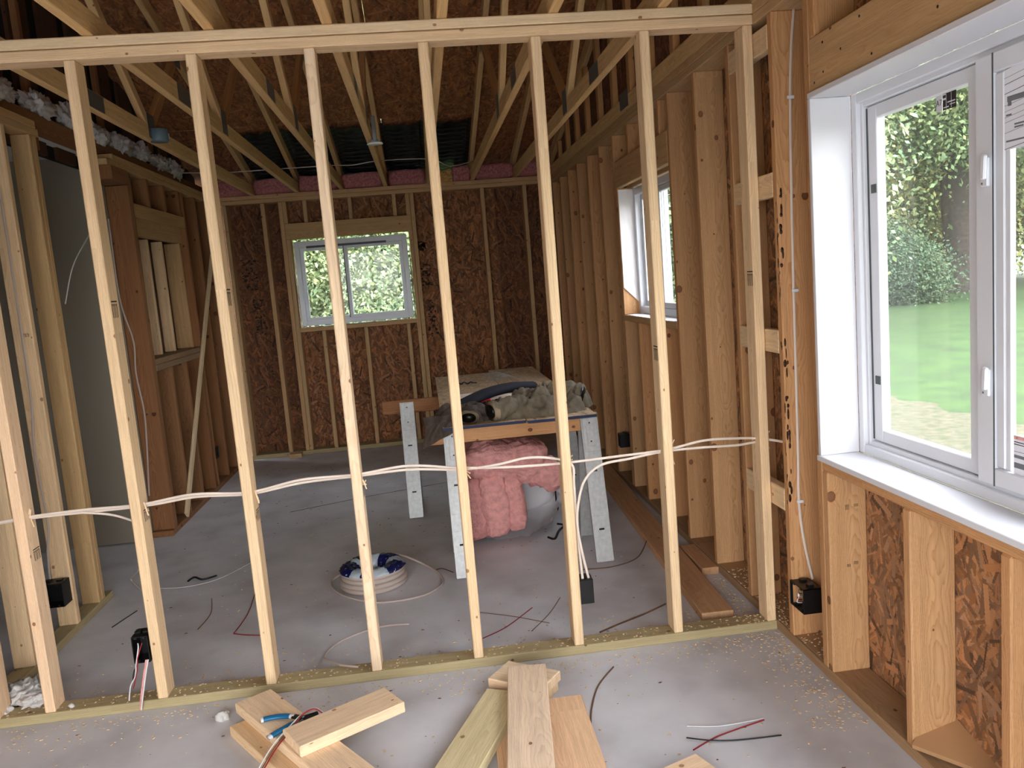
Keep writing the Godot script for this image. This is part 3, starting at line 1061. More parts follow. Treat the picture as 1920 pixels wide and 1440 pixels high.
	for q in [[1.018, 0.008, M.pink], [1.010, 0.002, M.ink], [1.004, 0.002, M.ink], [0.986, 0.001, M.print_grey], [0.97, 0.008, M.print_grey], [0.944, 0.014, M.print_grey], [0.925, 0.002, M.ink]]:
		slab(low, "printed_line", 0.1254, 0.1259, q[0], q[0] + q[1], 1.198, 1.298, q[2])


func sash(w: Node3D, x0: float, x1: float, z0: float, z1: float, y0: float, y1: float, t: float) -> void:
	var s := bd(w, "sash_stile", x0, x1, y0, y1, z0, z0 + t, M.vinyl, 0.003)
	bd(w, "sash_stile", x0, x1, y0, y1, z1 - t, z1, M.vinyl, 0.003)
	bd(w, "sash_rail", x0, x1, y0, y0 + t * 0.75, z0 + t, z1 - t, M.vinyl, 0.003)
	bd(w, "sash_rail", x0, x1, y1 - t * 0.75, y1, z0 + t, z1 - t, M.vinyl, 0.003)
	var xm := (x0 + x1) * 0.5
	slab(w, "pane", xm - 0.002, xm + 0.002, y0 + t * 0.75, y1 - t * 0.75, z0 + t, z1 - t, M.glass)


func build_small_windows() -> void:
	# right wall, set to the outside of the opening
	var w := setting("window_2", "small white window deep in the right wall beyond the partition", "window")
	var a := -2.252
	var b := -1.136
	bd(w, "frame", 0.10, 0.17, 1.222, 2.043, a + 0.006, a + 0.05, M.vinyl)
	bd(w, "frame", 0.10, 0.17, 1.222, 2.043, b - 0.05, b - 0.006, M.vinyl)
	bd(w, "frame", 0.10, 0.17, 1.226, 1.27, a + 0.05, b - 0.05, M.vinyl)
	bd(w, "frame", 0.10, 0.17, 1.99, 2.036, a + 0.05, b - 0.05, M.vinyl)
	sash(w, 0.135, 0.16, a + 0.052, -1.68, 1.272, 1.988, 0.045)
	sash(w, 0.105, 0.13, -1.72, b - 0.052, 1.272, 1.988, 0.045)
	bd(w, "sash_seal", 0.1335, 0.1349, 1.3, 1.96, -1.75, -1.735, M.seal, 0.0)
	for y in [1.93, 1.88]:
		bd(w, "grille_bar", 0.16, 0.163, y, y + 0.004, -1.72, b - 0.1, M.vinyl, 0.0)
	# house wrap folded into the far side of the opening, its lower corner cut away
	var n := FastNoiseLite.new()
	n.seed = 4
	n.frequency = 3.0
	var sheet := func(u: float, v: float) -> Vector3:
		var low := lerpf(1.40, 1.30, u)
		var y := lerpf(low, 2.035, v)
		return Vector3(lerpf(0.004, 0.10, u), y, a + 0.008 + 0.006 * n.get_noise_2d(u * 0.5, v * 2.0))
	put(w, "house_wrap", grid_mesh(sheet, 10, 24), M.wrap)
	put(w, "sill_wrap", grid_mesh(func(u: float, v: float) -> Vector3:
		return Vector3(lerpf(-0.004, 0.10, u), 1.2215 + 0.006 * absf(n.get_noise_2d(u * 0.7 + 9.0, v * 5.0)), lerpf(a + 0.06, b - 0.02, v)), 8, 40), M.wrap)
	# back wall
	var k := setting("window_3", "small white sliding window in the far wall", "window")
	var z := BACK - 0.07
	var x0 := -2.485
	var x1 := -1.425
	var c := 1.225
	var d := 2.022
	bd(k, "frame", x0, x0 + 0.045, c, d, z - 0.07, z, M.vinyl)
	bd(k, "frame", x1 - 0.045, x1, c, d, z - 0.07, z, M.vinyl)
	bd(k, "frame", x0 + 0.045, x1 - 0.045, c, c + 0.045, z - 0.07, z, M.vinyl)
	bd(k, "frame", x0 + 0.045, x1 - 0.045, d - 0.06, d, z - 0.07, z, M.vinyl)
	bd(k, "head_tape", -2.37, -1.62, 1.955, 1.975, z - 0.002, z + 0.004, M.black_plastic, 0.0)
	var m := -1.99
	for q in [[x0 + 0.046, m, z - 0.06], [m - 0.04, x1 - 0.046, z - 0.03]]:
		bd(k, "sash_stile", q[0], q[0] + 0.035, c + 0.046, d - 0.062, q[2], q[2] + 0.025, M.vinyl)
		bd(k, "sash_stile", q[1] - 0.035, q[1], c + 0.046, d - 0.062, q[2], q[2] + 0.025, M.vinyl)
		bd(k, "sash_rail", q[0] + 0.035, q[1] - 0.035, c + 0.046, c + 0.075, q[2], q[2] + 0.025, M.vinyl)
		bd(k, "sash_rail", q[0] + 0.035, q[1] - 0.035, d - 0.092, d - 0.062, q[2], q[2] + 0.025, M.vinyl)
		slab(k, "pane", q[0] + 0.035, q[1] - 0.035, c + 0.075, d - 0.092, q[2] + 0.010, q[2] + 0.014, M.glass)
	bd(k, "sash_seal", m - 0.042, m - 0.034, c + 0.05, d - 0.06, z - 0.004, z + 0.002, M.seal, 0.0)
	for q in [[-2.498, 0.010], [-1.404, -0.008]]:
		put(k, "house_wrap", grid_mesh(func(u: float, v: float) -> Vector3:
			return Vector3(q[0] + q[1] * u + 0.006 * n.get_noise_2d(u, v * 3.0 + q[0]), lerpf(1.22, 1.95 - 0.25 * u, v), BACK - 0.07 + 0.065 * u), 8, 20), M.wrap)
	put(k, "sill_wrap", grid_mesh(func(u: float, v: float) -> Vector3:
		return Vector3(lerpf(-2.46, -1.5, v), 1.214 + 0.012 * absf(n.get_noise_2d(u * 2.0 + 9.0, v * 6.0)), lerpf(BACK - 0.07, BACK + 0.006, u)), 6, 40), M.wrap)


var leaf_mesh: ArrayMesh

func leaf_cluster() -> ArrayMesh:
	var r := RandomNumberGenerator.new()
	r.seed = 5
	var pv := PackedVector3Array()
	var nv := PackedVector3Array()
	for k in 200:
		var c := Vector3(r.randfn(), r.randfn(), r.randfn()) * 0.42
		var n := Vector3(r.randfn(), r.randfn() + 0.7, r.randfn()).normalized()
		var t := n.cross(Vector3(r.randfn(), r.randfn(), r.randfn())).normalized()
		var s := n.cross(t)
		var l := r.randf_range(0.035, 0.07)
		var w := l * 0.55
		var p := [c - t * l, c + s * w, c + t * l, c - s * w]
		for q in [p[0], p[1], p[2], p[0], p[2], p[3]]:
			pv.append(q)
			nv.append(n)
	return arrays(pv, nv)


func crown(parent: Node3D, centre: Vector3, size: Vector3, count: int, col: Color, seed_in: int, scale := 1.0) -> void:
	if leaf_mesh == null:
		leaf_mesh = leaf_cluster()
	var r := RandomNumberGenerator.new()
	r.seed = seed_in
	var mm := MultiMesh.new()
	mm.transform_format = MultiMesh.TRANSFORM_3D
	mm.use_colors = true
	mm.mesh = leaf_mesh
	mm.instance_count = count
	for k in count:
		var d := Vector3(r.randfn(), r.randfn(), r.randfn()).normalized() * pow(r.randf(), 0.45)
		var b := Basis(Vector3(r.randfn(), r.randfn(), r.randfn()).normalized(), r.randf() * TAU).scaled(Vector3.ONE * scale * r.randf_range(0.7, 1.5))
		mm.set_instance_transform(k, Transform3D(b, centre + d * size))
		var v := r.randf_range(0.6, 1.35)
		var yel := r.randf_range(-0.15, 0.3)
		mm.set_instance_color(k, Color(col.r * v * (1.0 + yel), col.g * v, col.b * v * (1.0 - yel * 0.5)))
	var o := MultiMeshInstance3D.new()
	o.multimesh = mm
	o.name = "foliage"
	o.material_override = M.leaf
	o.set_meta("kind", "stuff")
	parent.add_child(o, true)


func tree(at: Vector3, h: float, radius: float, trunk_r: float, count: int, col: Color, label: String, low := 0.25, scale := 1.0) -> void:
	var t := thing("tree", at, label, "tree", "trees around the lawn")
	var p := []
	for k in 6:
		p.append(at + Vector3(0.25 * sin(k * 1.3), -0.3 + h * 0.16 * k, 0.2 * cos(k * 1.7)))
	put(t, "trunk", tube_mesh(p, trunk_r, trunk_r, 4, 10, func(u: float) -> float: return 1.25 - 0.95 * u), M.bark)
	for k in 4:
		var a := k * 1.7
		var s: Vector3 = p[2 + k % 3]
		put(t, "limb", tube_mesh([s, s + Vector3(cos(a) * radius * 0.3, h * 0.12, sin(a) * radius * 0.3), s + Vector3(cos(a) * radius * 0.6, h * 0.2, sin(a) * radius * 0.6)], trunk_r * 0.4, trunk_r * 0.4, 4, 6, func(u: float) -> float: return 1.0 - 0.7 * u), M.bark)
	crown(t, Vector3(0, h * (low + 1.0) * 0.5, 0), Vector3(radius, h * (1.0 - low) * 0.5, radius), count, col, int(at.x * 13 + at.z * 7) + 1000, scale)


func build_outdoors() -> void:
	var green := Color(0.20, 0.28, 0.12)
	var yellow := Color(0.30, 0.34, 0.13)
	var pale := Color(0.22, 0.30, 0.15)
	var g := -0.26
	# seen through the large window
	tree(Vector3(18.0, g, -24.6), 12.0, 4.6, 0.72, 1700, green, "large dark-trunked tree at the far edge of the lawn", 0.40, 1.3)
	tree(Vector3(14.4, g, -29.0), 12.0, 5.0, 0.3, 1300, yellow, "yellowing leafy tree left of the dark trunk", 0.12, 1.5)
	tree(Vector3(25.5, g, -30.0), 13.0, 5.5, 0.35, 1300, yellow, "tall yellow-green tree behind the dark trunk", 0.12, 1.5)
	tree(Vector3(31.0, g, -24.0), 12.0, 5.5, 0.35, 1300, green, "broad green tree right of the dark trunk", 0.2, 1.5)
	tree(Vector3(36.0, g, -14.0), 12.0, 5.5, 0.35, 1100, yellow, "green tree far across the lawn at the right", 0.25, 1.5)
	tree(Vector3(20.2, g, -31.6), 10.0, 4.0, 0.25, 1200, yellow, "low yellow tree glimpsed just left of the dark trunk", -0.2, 1.4)
	var r := 0
	for q in [[13.6, -21.4, 1.5, 1.1, "rounded dark green shrub at the lawn's edge"], [12.9, -22.6, 2.6, 1.5, "taller grey-green shrub beside the rounded shrub"], [11.2, -21.4, 2.4, 1.5, "leafy shrub nearest the window's left side"], [17.2, -16.2, 1.5, 1.3, "bluish shrub out on the lawn at the right"]]:
		var s := thing("shrub", Vector3(q[0], g, q[1]), q[4], "shrub", "shrubs along the lawn")
		for k in 3:
			put(s, "stem", tube_mesh([Vector3(q[0], g - 0.1, q[1]), Vector3(q[0] + 0.3 * cos(k * 2.0), g + q[2] * 0.6, q[1] + 0.3 * sin(k * 2.0))], 0.03, 0.03, 3, 6), M.bark)
		crown(s, Vector3(0, q[2] * 0.5, 0), Vector3(q[3], q[2] * 0.55, q[3]), 340, Color(0.07, 0.12, 0.06) if r != 3 else Color(0.09, 0.17, 0.12), 50 + r, 0.7)
		r += 1
	var road := slab(self, "road", 6.0, 80.0, -0.255, -0.245, -36.5, -33.0, M.road)
	tag(road, "pale strip of road beyond the lawn", "road")
	# seen through the far window and the small side window
	tree(Vector3(-4.6, g, -14.5), 6.0, 2.6, 0.2, 1500, green, "leafy tree behind the left pane of the far window", -0.2, 0.8)
	tree(Vector3(-1.7, g, -13.4), 5.6, 1.9, 0.16, 1500, pale, "pale-leaved tree behind the right pane of the far window", -0.2, 0.65)
	tree(Vector3(-3.0, g, -19.0), 8.0, 3.6, 0.2, 1500, yellow, "denser yellowish tree just behind the pale-leaved one", -0.2, 1.1)
	tree(Vector3(-5.0, g, -22.0), 12.0, 5.0, 0.3, 1300, yellow, "tall tree far behind the far window", 0.05, 1.4)
	tree(Vector3(-12.0, g, -19.0), 11.0, 4.5, 0.3, 1000, yellow, "bushy tree far behind the far wall's left end", 0.05, 1.4)
	tree(Vector3(1.6, g, -21.0), 11.0, 4.5, 0.3, 1100, green, "tree far behind the far wall's right end", 0.05, 1.4)
	tree(Vector3(6.6, g, -17.5), 9.0, 3.2, 0.25, 1100, pale, "tree outside the small side window", 0.05, 1.1)


# ---------------------------------------------------------------- workbench

func sawhorse(at: Vector3, x0: float, x1: float, legs: Array, h: float, spread: float, label: String, beam_mat: Material) -> void:
	var t := thing("sawhorse", at, label, "sawhorse", "steel-legged sawhorses under the bench")
	bd(t, "beam", x0, x1, h - 0.089, h, at.z - 0.019, at.z + 0.019, beam_mat)
	for lx in legs:
		for s in [-1.0, 1.0]:
			var top := Vector3(lx, h - 0.015, at.z + s * 0.024)
			var foot := Vector3(lx, 0.006, at.z + s * spread)
			var leg := beam(t, "leg", foot, top, Vector3.RIGHT, 0.088, 0.006, M.galv, 0.001)
			for e in [-1.0, 1.0]:
				beam(leg, "leg_flange", foot + Vector3(e * 0.044, 0, -s * 0.012), top + Vector3(e * 0.044, 0, -s * 0.003), Vector3.RIGHT, 0.004, 0.028, M.galv, 0.0)
			var dirn := (top - foot).normalized()
			var outn := dirn.cross(Vector3.RIGHT) * (1.0 if dirn.cross(Vector3.RIGHT).z * s > 0.0 else -1.0)
			# stamped head plate, foot sleeve, bolts
			beam(leg, "head_plate", top - dirn * 0.19 + outn * 0.005, top - dirn * 0.01 + outn * 0.005, Vector3.RIGHT, 0.074, 0.004, M.galv, 0.001)
			beam(leg, "head_rib", top - dirn * 0.16 + outn * 0.008, top - dirn * 0.05 + outn * 0.008, Vector3.RIGHT, 0.040, 0.004, M.galv, 0.001)
			beam(leg, "foot_sleeve", foot + dirn * 0.24 + outn * 0.005, foot + dirn * 0.33 + outn * 0.005, Vector3.RIGHT, 0.094, 0.004, M.galv, 0.001)
			for q in [0.48, 0.17]:
				beam(leg, "slot", foot + dirn * q + outn * 0.0045 + Vector3(-0.014, 0, 0), foot + dirn * q + outn * 0.0045 + Vector3(0.014, 0, 0), Vector3.UP, 0.010, 0.001, M.black_plastic, 0.0)
			for q in [0.035, 0.135]:
				beam(leg, "bolt", top - dirn * q + outn * 0.011 + Vector3(-0.004, 0, 0), top - dirn * q + outn * 0.011 + Vector3(0.004, 0, 0), Vector3.UP, 0.008, 0.003, M.steel, 0.001)
		for s in [0.30, 0.33]:
			pass
		beam(t, "spreader", Vector3(lx, 0.30, at.z - spread * 0.62), Vector3(lx, 0.30, at.z + spread * 0.62), Vector3.RIGHT, 0.02, 0.004, M.galv, 0.0)


# cloth heap: outline radius r(angle) in the ground plane, height profile with folds
func heap_mesh(c: Vector3, rx: float, rz: float, h: float, seed_in: int, turn := 0.0, folds := 5.0, wob := 0.22) -> ArrayMesh:
	var n := FastNoiseLite.new()
	n.seed = seed_in
	n.frequency = 1.0
	return grid_mesh(func(u: float, v: float) -> Vector3:
		var a := u * TAU
		var edge := 1.0 + wob * n.get_noise_2d(cos(a) * 1.7, sin(a) * 1.7)
		var r := minf(v * 1.12, 1.0)
		var x := cos(a) * rx * edge * r
		var z := sin(a) * rz * edge * r
		var fold := 0.5 + 0.5 * sin((x * 0.7 + z) / (rx + rz) * folds * TAU + 3.0 * n.get_noise_2d(x * 5.0, z * 5.0))
		var y := h * (1.0 - pow(r, 5.0)) * (0.62 + 0.28 * fold + 0.45 * n.get_noise_2d(x * 6.0 + 7.0, z * 6.0))
		if v > 0.93:
			y = 0.0
		var p := Vector3(x, maxf(y, 0.0), z).rotated(Vector3.UP, turn)
		return c + p, 96, 40)


func sleeve(parent: Node3D, called: String, pts: Array, ra: float, rb: float, mat: Material, open_r: Material) -> void:
	var n := FastNoiseLite.new()
	n.seed = int(pts[0].x * 1000)
	n.frequency = 3.0
	var s := put(parent, called, rumple(tube_mesh(pts, ra, rb, 14, 32, func(u: float) -> float: return 1.0 + 0.22 * n.get_noise_1d(u * 1.3 + 5.0), false), 0.030, 11.0, 77), mat)
	var a: Vector3 = pts[0]
	var d: Vector3 = (pts[1] - pts[0]).normalized()
	put(s, "cuff", tube_mesh([a - d * 0.004, a + d * 0.02], ra * 1.04, rb * 1.04, 3, 20), open_r)
	put(s, "cuff_opening", tube_mesh([a - d * 0.006, a - d * 0.002], ra * 0.74, rb * 0.74, 2, 20), M.black_plastic)


func build_bench() -> void:
	sawhorse(Vector3(-0.9, 0.0, -1.22), -1.367, -0.445, [-1.24, -0.50], 0.765, 0.23, "near steel-legged sawhorse with an orange wood beam holding the bench", M.knotty)
	sawhorse(Vector3(-0.95, 0.0, -2.43), -1.665, -0.36, [-1.50, -0.42], 0.765, 0.23, "far steel-legged sawhorse whose board beam sticks out left", M.old)
	# strand boards forming the top, with blue-painted factory edges
	for q in [[-1.285, -0.848, -3.46, -1.10, "left strand board sheet on the sawhorses, under the cable bundle"], [-0.842, -0.475, -3.62, -1.075, "right strand board sheet on the sawhorses, under the jacket"]]:
		var t := thing("bench_board", Vector3((q[0] + q[1]) * 0.5, 0.766, (q[2] + q[3]) * 0.5), q[4], "board", "strand boards on the sawhorses")
		slab(t, "sheet", q[0], q[1], 0.766, 0.781, q[2], q[3] - 0.001, M.osb_light, 0.001)
		slab(t, "painted_edge", q[0], q[1], 0.7655, 0.7805, q[3] - 0.0008, q[3], M.edge_blue)
	# jackets
	var y := 0.7815
	var j := thing("work_jacket", Vector3(-0.79, y, -1.42), "crumpled olive work jacket with rolled sleeves lying on the bench", "jacket")
	put(j, "body", rumple(heap_mesh(Vector3(-0.735, y, -1.36), 0.27, 0.22, 0.135, 21, 0.35, 2.6), 0.022, 13.0, 90), M.khaki)
	sleeve(j, "sleeve", [Vector3(-1.02, y + 0.052, -1.17), Vector3(-0.95, y + 0.060, -1.20), Vector3(-0.87, y + 0.062, -1.25), Vector3(-0.78, y + 0.06, -1.31)], 0.052, 0.062, M.khaki, M.lining)
	sleeve(j, "sleeve", [Vector3(-0.50, y + 0.085, -1.32), Vector3(-0.57, y + 0.09, -1.36), Vector3(-0.70, y + 0.095, -1.42)], 0.045, 0.055, M.khaki, M.khaki)
	put(j, "collar", heap_mesh(Vector3(-0.52, y, -1.40), 0.09, 0.10, 0.11, 23, 0.0, 3.0), M.khaki)
	put(j, "pocket_flap", heap_mesh(Vector3(-0.76, y + 0.088, -1.45), 0.085, 0.05, 0.022, 24, 0.3, 1.5, 0.06), M.khaki)
	var b := thing("brown_jacket", Vector3(-1.18, y, -1.25), "brown canvas jacket with pale lining hanging over the bench's left corner", "jacket")
	put(b, "body", heap_mesh(Vector3(-1.17, y, -1.30), 0.185, 0.14, 0.085, 31, -0.2, 4.0), M.brown_cloth)
	put(b, "hanging_flap", grid_mesh(func(u: float, v: float) -> Vector3:
		var x := lerpf(-1.385, -1.19, u)
		var drop := v * (0.16 - 0.10 * u)
		return Vector3(x + 0.012 * sin(v * 5.0 + u * 3.0), y + 0.055 - drop, -1.17 + 0.055 * smoothstep(0.0, 0.25, v) + 0.010 * sin(u * 16.0 + v * 4.0)), 24, 16), M.brown_cloth)
	sleeve(b, "sleeve", [Vector3(-1.145, y + 0.036, -1.135), Vector3(-1.13, y + 0.045, -1.20), Vector3(-1.10, y + 0.06, -1.30)], 0.036, 0.055, M.brown_cloth, M.lining)
	var v := thing("navy_vest", Vector3(-0.95, y, -1.40), "navy blue cloth bunched behind the olive jacket", "garment")
	put(v, "fold", tube_mesh([Vector3(-1.28, y + 0.035, -1.32), Vector3(-1.16, y + 0.075, -1.36), Vector3(-1.02, y + 0.115, -1.42), Vector3(-0.88, y + 0.125, -1.50), Vector3(-0.74, y + 0.11, -1.56)], 0.030, 0.06, 8, 12), M.navy)
	put(v, "lower_part", heap_mesh(Vector3(-1.0, y, -1.42), 0.20, 0.10, 0.09, 35, 0.3, 3.0), M.navy)
	# bundle of flat cable, drill bit, red-handled tool, wire netting
	var cb := thing("cable_bundle", Vector3(-1.0, y, -1.85), "hairpin bundle of white flat cable lying on the bench", "cable")
	for k in 5:
		var zz := -1.80 - 0.035 * k
		var w := 0.010 * k
		put(cb, "strand", tube_mesh([Vector3(-1.20 + w, y + 0.012 + 0.006 * k, zz), Vector3(-1.0, y + 0.016 + 0.007 * k, zz - 0.02), Vector3(-0.86 - w, y + 0.02 + 0.006 * k, zz - 0.035), Vector3(-0.835 - w, y + 0.02 + 0.006 * k, zz - 0.06), Vector3(-0.87 - w, y + 0.016 + 0.006 * k, zz - 0.085), Vector3(-1.02, y + 0.012 + 0.006 * k, zz - 0.08), Vector3(-1.21, y + 0.01 + 0.006 * k, zz - 0.06)], 0.009, 0.006, 8, 8), M.cable)
	var rt := thing("red_tool", Vector3(-1.07, y, -1.60), "black and red hand tool half under the navy cloth", "tool")
	put(rt, "handle", tube_mesh([Vector3(-1.14, y + 0.03, -1.60), Vector3(-1.06, y + 0.032, -1.62)], 0.022, 0.024, 4, 12), M.black_plastic)
	put(rt, "grip", tube_mesh([Vector3(-1.06, y + 0.032, -1.62), Vector3(-0.99, y + 0.034, -1.64)], 0.020, 0.023, 4, 12), M.tool_red)
	var bit := thing("drill_bit", Vector3(-1.1, y, -2.75), "black twisted auger bit lying on the bench's far end", "drill bit")
	var tw := []
	for k in 15:
		tw.append(Vector3(-1.19 + 0.012 * k, y + 0.012 + 0.006 * sin(k * 1.6), -2.85 + 0.008 * cos(k * 1.6) + 0.004 * k))
	put(bit, "flute", tube_mesh(tw, 0.006, 0.006, 4, 6), M.steel)
	put(bit, "shank", tube_mesh([tw[14], tw[14] + Vector3(0.03, 0, 0.01)], 0.004, 0.004, 2, 6), M.steel)
	var net := thing("wire_netting", Vector3(-0.83, y, -2.85), "torn scrap of grey wire netting at the far end of the bench", "netting")
	for k in 9:
		var a := Vector3(-0.93 + k * 0.022, y + 0.004, -3.10)
		put(net, "wire", tube_mesh([a, a + Vector3(0.03, 0.045 + 0.01 * sin(k), 0.18), a + Vector3(0.08, 0.02, 0.42)], 0.0012, 0.0012, 4, 4), M.galv)
	for k in 9:
		var a := Vector3(-0.93 + 0.009 * k, y + 0.006, -3.08 + 0.045 * k)
		put(net, "wire", tube_mesh([a, a + Vector3(0.10, 0.035, -0.02), a + Vector3(0.20, 0.004, 0.02)], 0.0012, 0.0012, 4, 4), M.galv)


func build_insulation_bag() -> void:
	var t := thing("insulation_bale", Vector3(-0.95, 0.0, -1.80), "opened bale of pink fibreglass batts in white plastic under the bench", "insulation")
	var n := FastNoiseLite.new()
	n.seed = 88
	n.frequency = 3.2
	var rough := FastNoiseLite.new()
	rough.seed = 89
	rough.frequency = 9.0
	rough.fractal_octaves = 4
	# plastic bag: rounded drum lying with its open mouth towards the partition
	put(t, "plastic_bag", grid_mesh(func(u: float, v: float) -> Vector3:
		var a := u * TAU
		var s := v
		var r := 0.275 * (1.0 - 0.30 * pow(s, 4.0)) + 0.018 * n.get_noise_2d(cos(a) * 0.8 + s * 1.2, sin(a) * 0.8) + 0.006 * sin(a * 23.0 + 5.0 * s)
		if s < 0.06:
			r *= 0.97
		var x := cos(a) * r * 1.08
		var y := sin(a) * r * 0.86
		y = maxf(y, -0.222)
		return Vector3(-0.93 + x + 0.16 * s, 0.226 + y + 0.02 * s, -1.56 - 0.46 * s), 72, 24), M.wrap)
	put(t, "bag_end", lump_mesh(Vector3(0.20, 0.17, 0.10), n, 0.25, 0.7), M.wrap, Transform3D(Basis(), Vector3(-0.79, 0.21, -2.0)))
	for q in [[-0.69, 0.20, -1.68, 0.055, 0.06], [-0.685, 0.125, -1.66, 0.05, 0.018]]:
		put(t, "printed_block", slab_mesh(Vector3(0.004, q[4], q[3])), M.ink, Transform3D(Basis(Vector3.UP, -0.25), Vector3(q[0] + 0.052, q[1], q[2])))
	# folded batts bulging out of the mouth
	var k := 0
	for q in [[-1.135, 0.215, 0.075, 0.185, 0.07], [-1.02, 0.235, 0.085, 0.195, 0.09], [-0.905, 0.245, 0.062, 0.185, 0.07]]:
		put(t, "batt", rumple(lump_mesh(Vector3(q[2], q[3], q[4]), n, 0.12, 0.55, 56, 40), 0.018, 16.0, 500 + k), M.pink, Transform3D(Basis(Vector3.BACK, 0.05), Vector3(q[0], q[1], -1.55)))
		k += 1
	put(t, "batt", rumple(lump_mesh(Vector3(0.27, 0.10, 0.20), n, 0.30, 0.6, 70, 44), 0.03, 12.0, 510), M.pink, Transform3D(Basis(Vector3.BACK, -0.08), Vector3(-0.95, 0.485, -1.62)))
	put(t, "batt", rumple(lump_mesh(Vector3(0.15, 0.085, 0.17), n, 0.25, 0.65, 60, 36), 0.03, 12.0, 511), M.pink, Transform3D(Basis(Vector3.BACK, -0.45), Vector3(-0.745, 0.40, -1.58)))


func slab_mesh(s: Vector3) -> BoxMesh:
	var b := BoxMesh.new()
	b.size = s
	return b


# ---------------------------------------------------------------- lumber lying about

func plank(called: String, a: Vector2, b: Vector2, y0: float, y1: float, width: float, thick: float, mat: Material, label: String, group := "") -> Node3D:
	var pa := Vector3(a.x, y0 + thick * 0.5, a.y)
	var pb := Vector3(b.x, y1 + thick * 0.5, b.y)
	var yv := (pb - pa).normalized()
	var xv := yv.cross(Vector3.UP).normalized()
	var o := put(self, called, bar_mesh(width, pa.distance_to(pb), thick, 0.003), mat, Transform3D(Basis(xv, yv, xv.cross(yv)), (pa + pb) * 0.5))
	tag(o, label, "board", group)
	return o


func build_floor_lumber() -> void:
	var g1 := "offcuts in the left floor pile"
	var d := Vector2(0.57, 0.82)
	var a := Vector2(-2.086, 0.235)
	plank("board_offcut", a, a + d * 0.8, 0.0, 0.0, 0.14, 0.038, M.pine, "lowest board of the left offcut pile, flat on the concrete", g1)
	var b := Vector2(-2.082, 0.146)
	plank("board_offcut", b, b + d * 0.8, 0.0385, 0.0385, 0.14, 0.038, M.pine_light, "middle board of the left offcut pile, under the blue pliers", g1)
	plank("board_offcut", Vector2(-1.879, 0.545), Vector2(-1.553, 0.348), 0.077, 0.077, 0.145, 0.038, M.pine_light, "short thick board lying crosswise on top of the left offcut pile", g1)
	var g2 := "offcuts in the middle floor pile"
	plank("board_offcut", Vector2(-1.06, 0.372), Vector2(-1.075, 1.25), 0.0, 0.0, 0.325, 0.038, M.pine_pink, "wide pinkish board lying flat under the middle pile", g2)
	plank("board_offcut", Vector2(-1.165, 0.345), Vector2(-1.50, 1.10), 0.0385, 0.0385, 0.14, 0.038, M.treated_pale, "board with greenish stained face slanting left in the middle pile", g2)
	plank("board_offcut", Vector2(-1.175, 0.185), Vector2(-0.995, 0.318), 0.0385, 0.0385, 0.15, 0.038, M.pine_light, "short pale block crossing under the middle pile's top board", g2)
	plank("board_offcut", Vector2(-1.165, 0.19), Vector2(-1.0, 0.31), 0.0, 0.0, 0.13, 0.038, M.pine, "short block flat on the concrete under the pale crosswise block", g2)
	plank("board_offcut", Vector2(-1.073, 0.255), Vector2(-1.165, 1.10), 0.0785, 0.0785, 0.14, 0.036, M.pine_wash, "pale pinkish board on top of the middle pile pointing at the viewer", g2)
	plank("board_offcut", Vector2(-0.60, 0.875), Vector2(-0.86, 0.98), 0.0, 0.0, 0.14, 0.038, M.pine_light, "board corner at the very bottom of the picture, right of the middle pile")
	plank("long_plank", Vector2(-0.198, -0.152), Vector2(-0.075, -3.1), 0.0, 0.0, 0.14, 0.038, M.plank, "long brown plank lying on the floor along the right wall")
	plank("board_offcut", Vector2(-0.046, -0.66), Vector2(-0.046, -1.02), 0.0, 0.0, 0.085, 0.036, M.plank, "short block between the long plank and the right wall")
	plank("board_offcut", Vector2(-2.72, -4.72), Vector2(-2.60, -4.72), 0.0, 0.0, 0.089, 0.038, M.header, "small block on the floor against the far wall below the window")
	# sheet offcut leaning in the stud bay at the lower right
	var c0 := Vector3(-0.012, 0.046, 0.955)
	var xv := Vector3(0.135, 0.062, -0.10).normalized()
	var zv := Vector3(0.10, -0.035, 0.24)
	zv = (zv - xv * zv.dot(xv)).normalized()
	var yv := zv.cross(xv)
	var sheet := put(self, "sheet_offcut", bar_mesh(0.20, 0.016, 0.34, 0.001), M.mdf, Transform3D(Basis(xv, yv, zv), c0 + xv * 0.10 + zv * 0.17 + yv * 0.012))
	tag(sheet, "smooth tan sheet offcut leaning in the stud bay below the large window", "board")


# ---------------------------------------------------------------- wiring

func cable(pts: Array, label: String, mat: Material = null, ra := 0.0052, rb := 0.0026, called := "electrical_cable", group := "white cables in the framing") -> MeshInstance3D:
	var o := tube(self, called, pts, ra, rb, mat if mat else M.cable, 8, 10)
	tag(o, label, "cable", group)
	return o


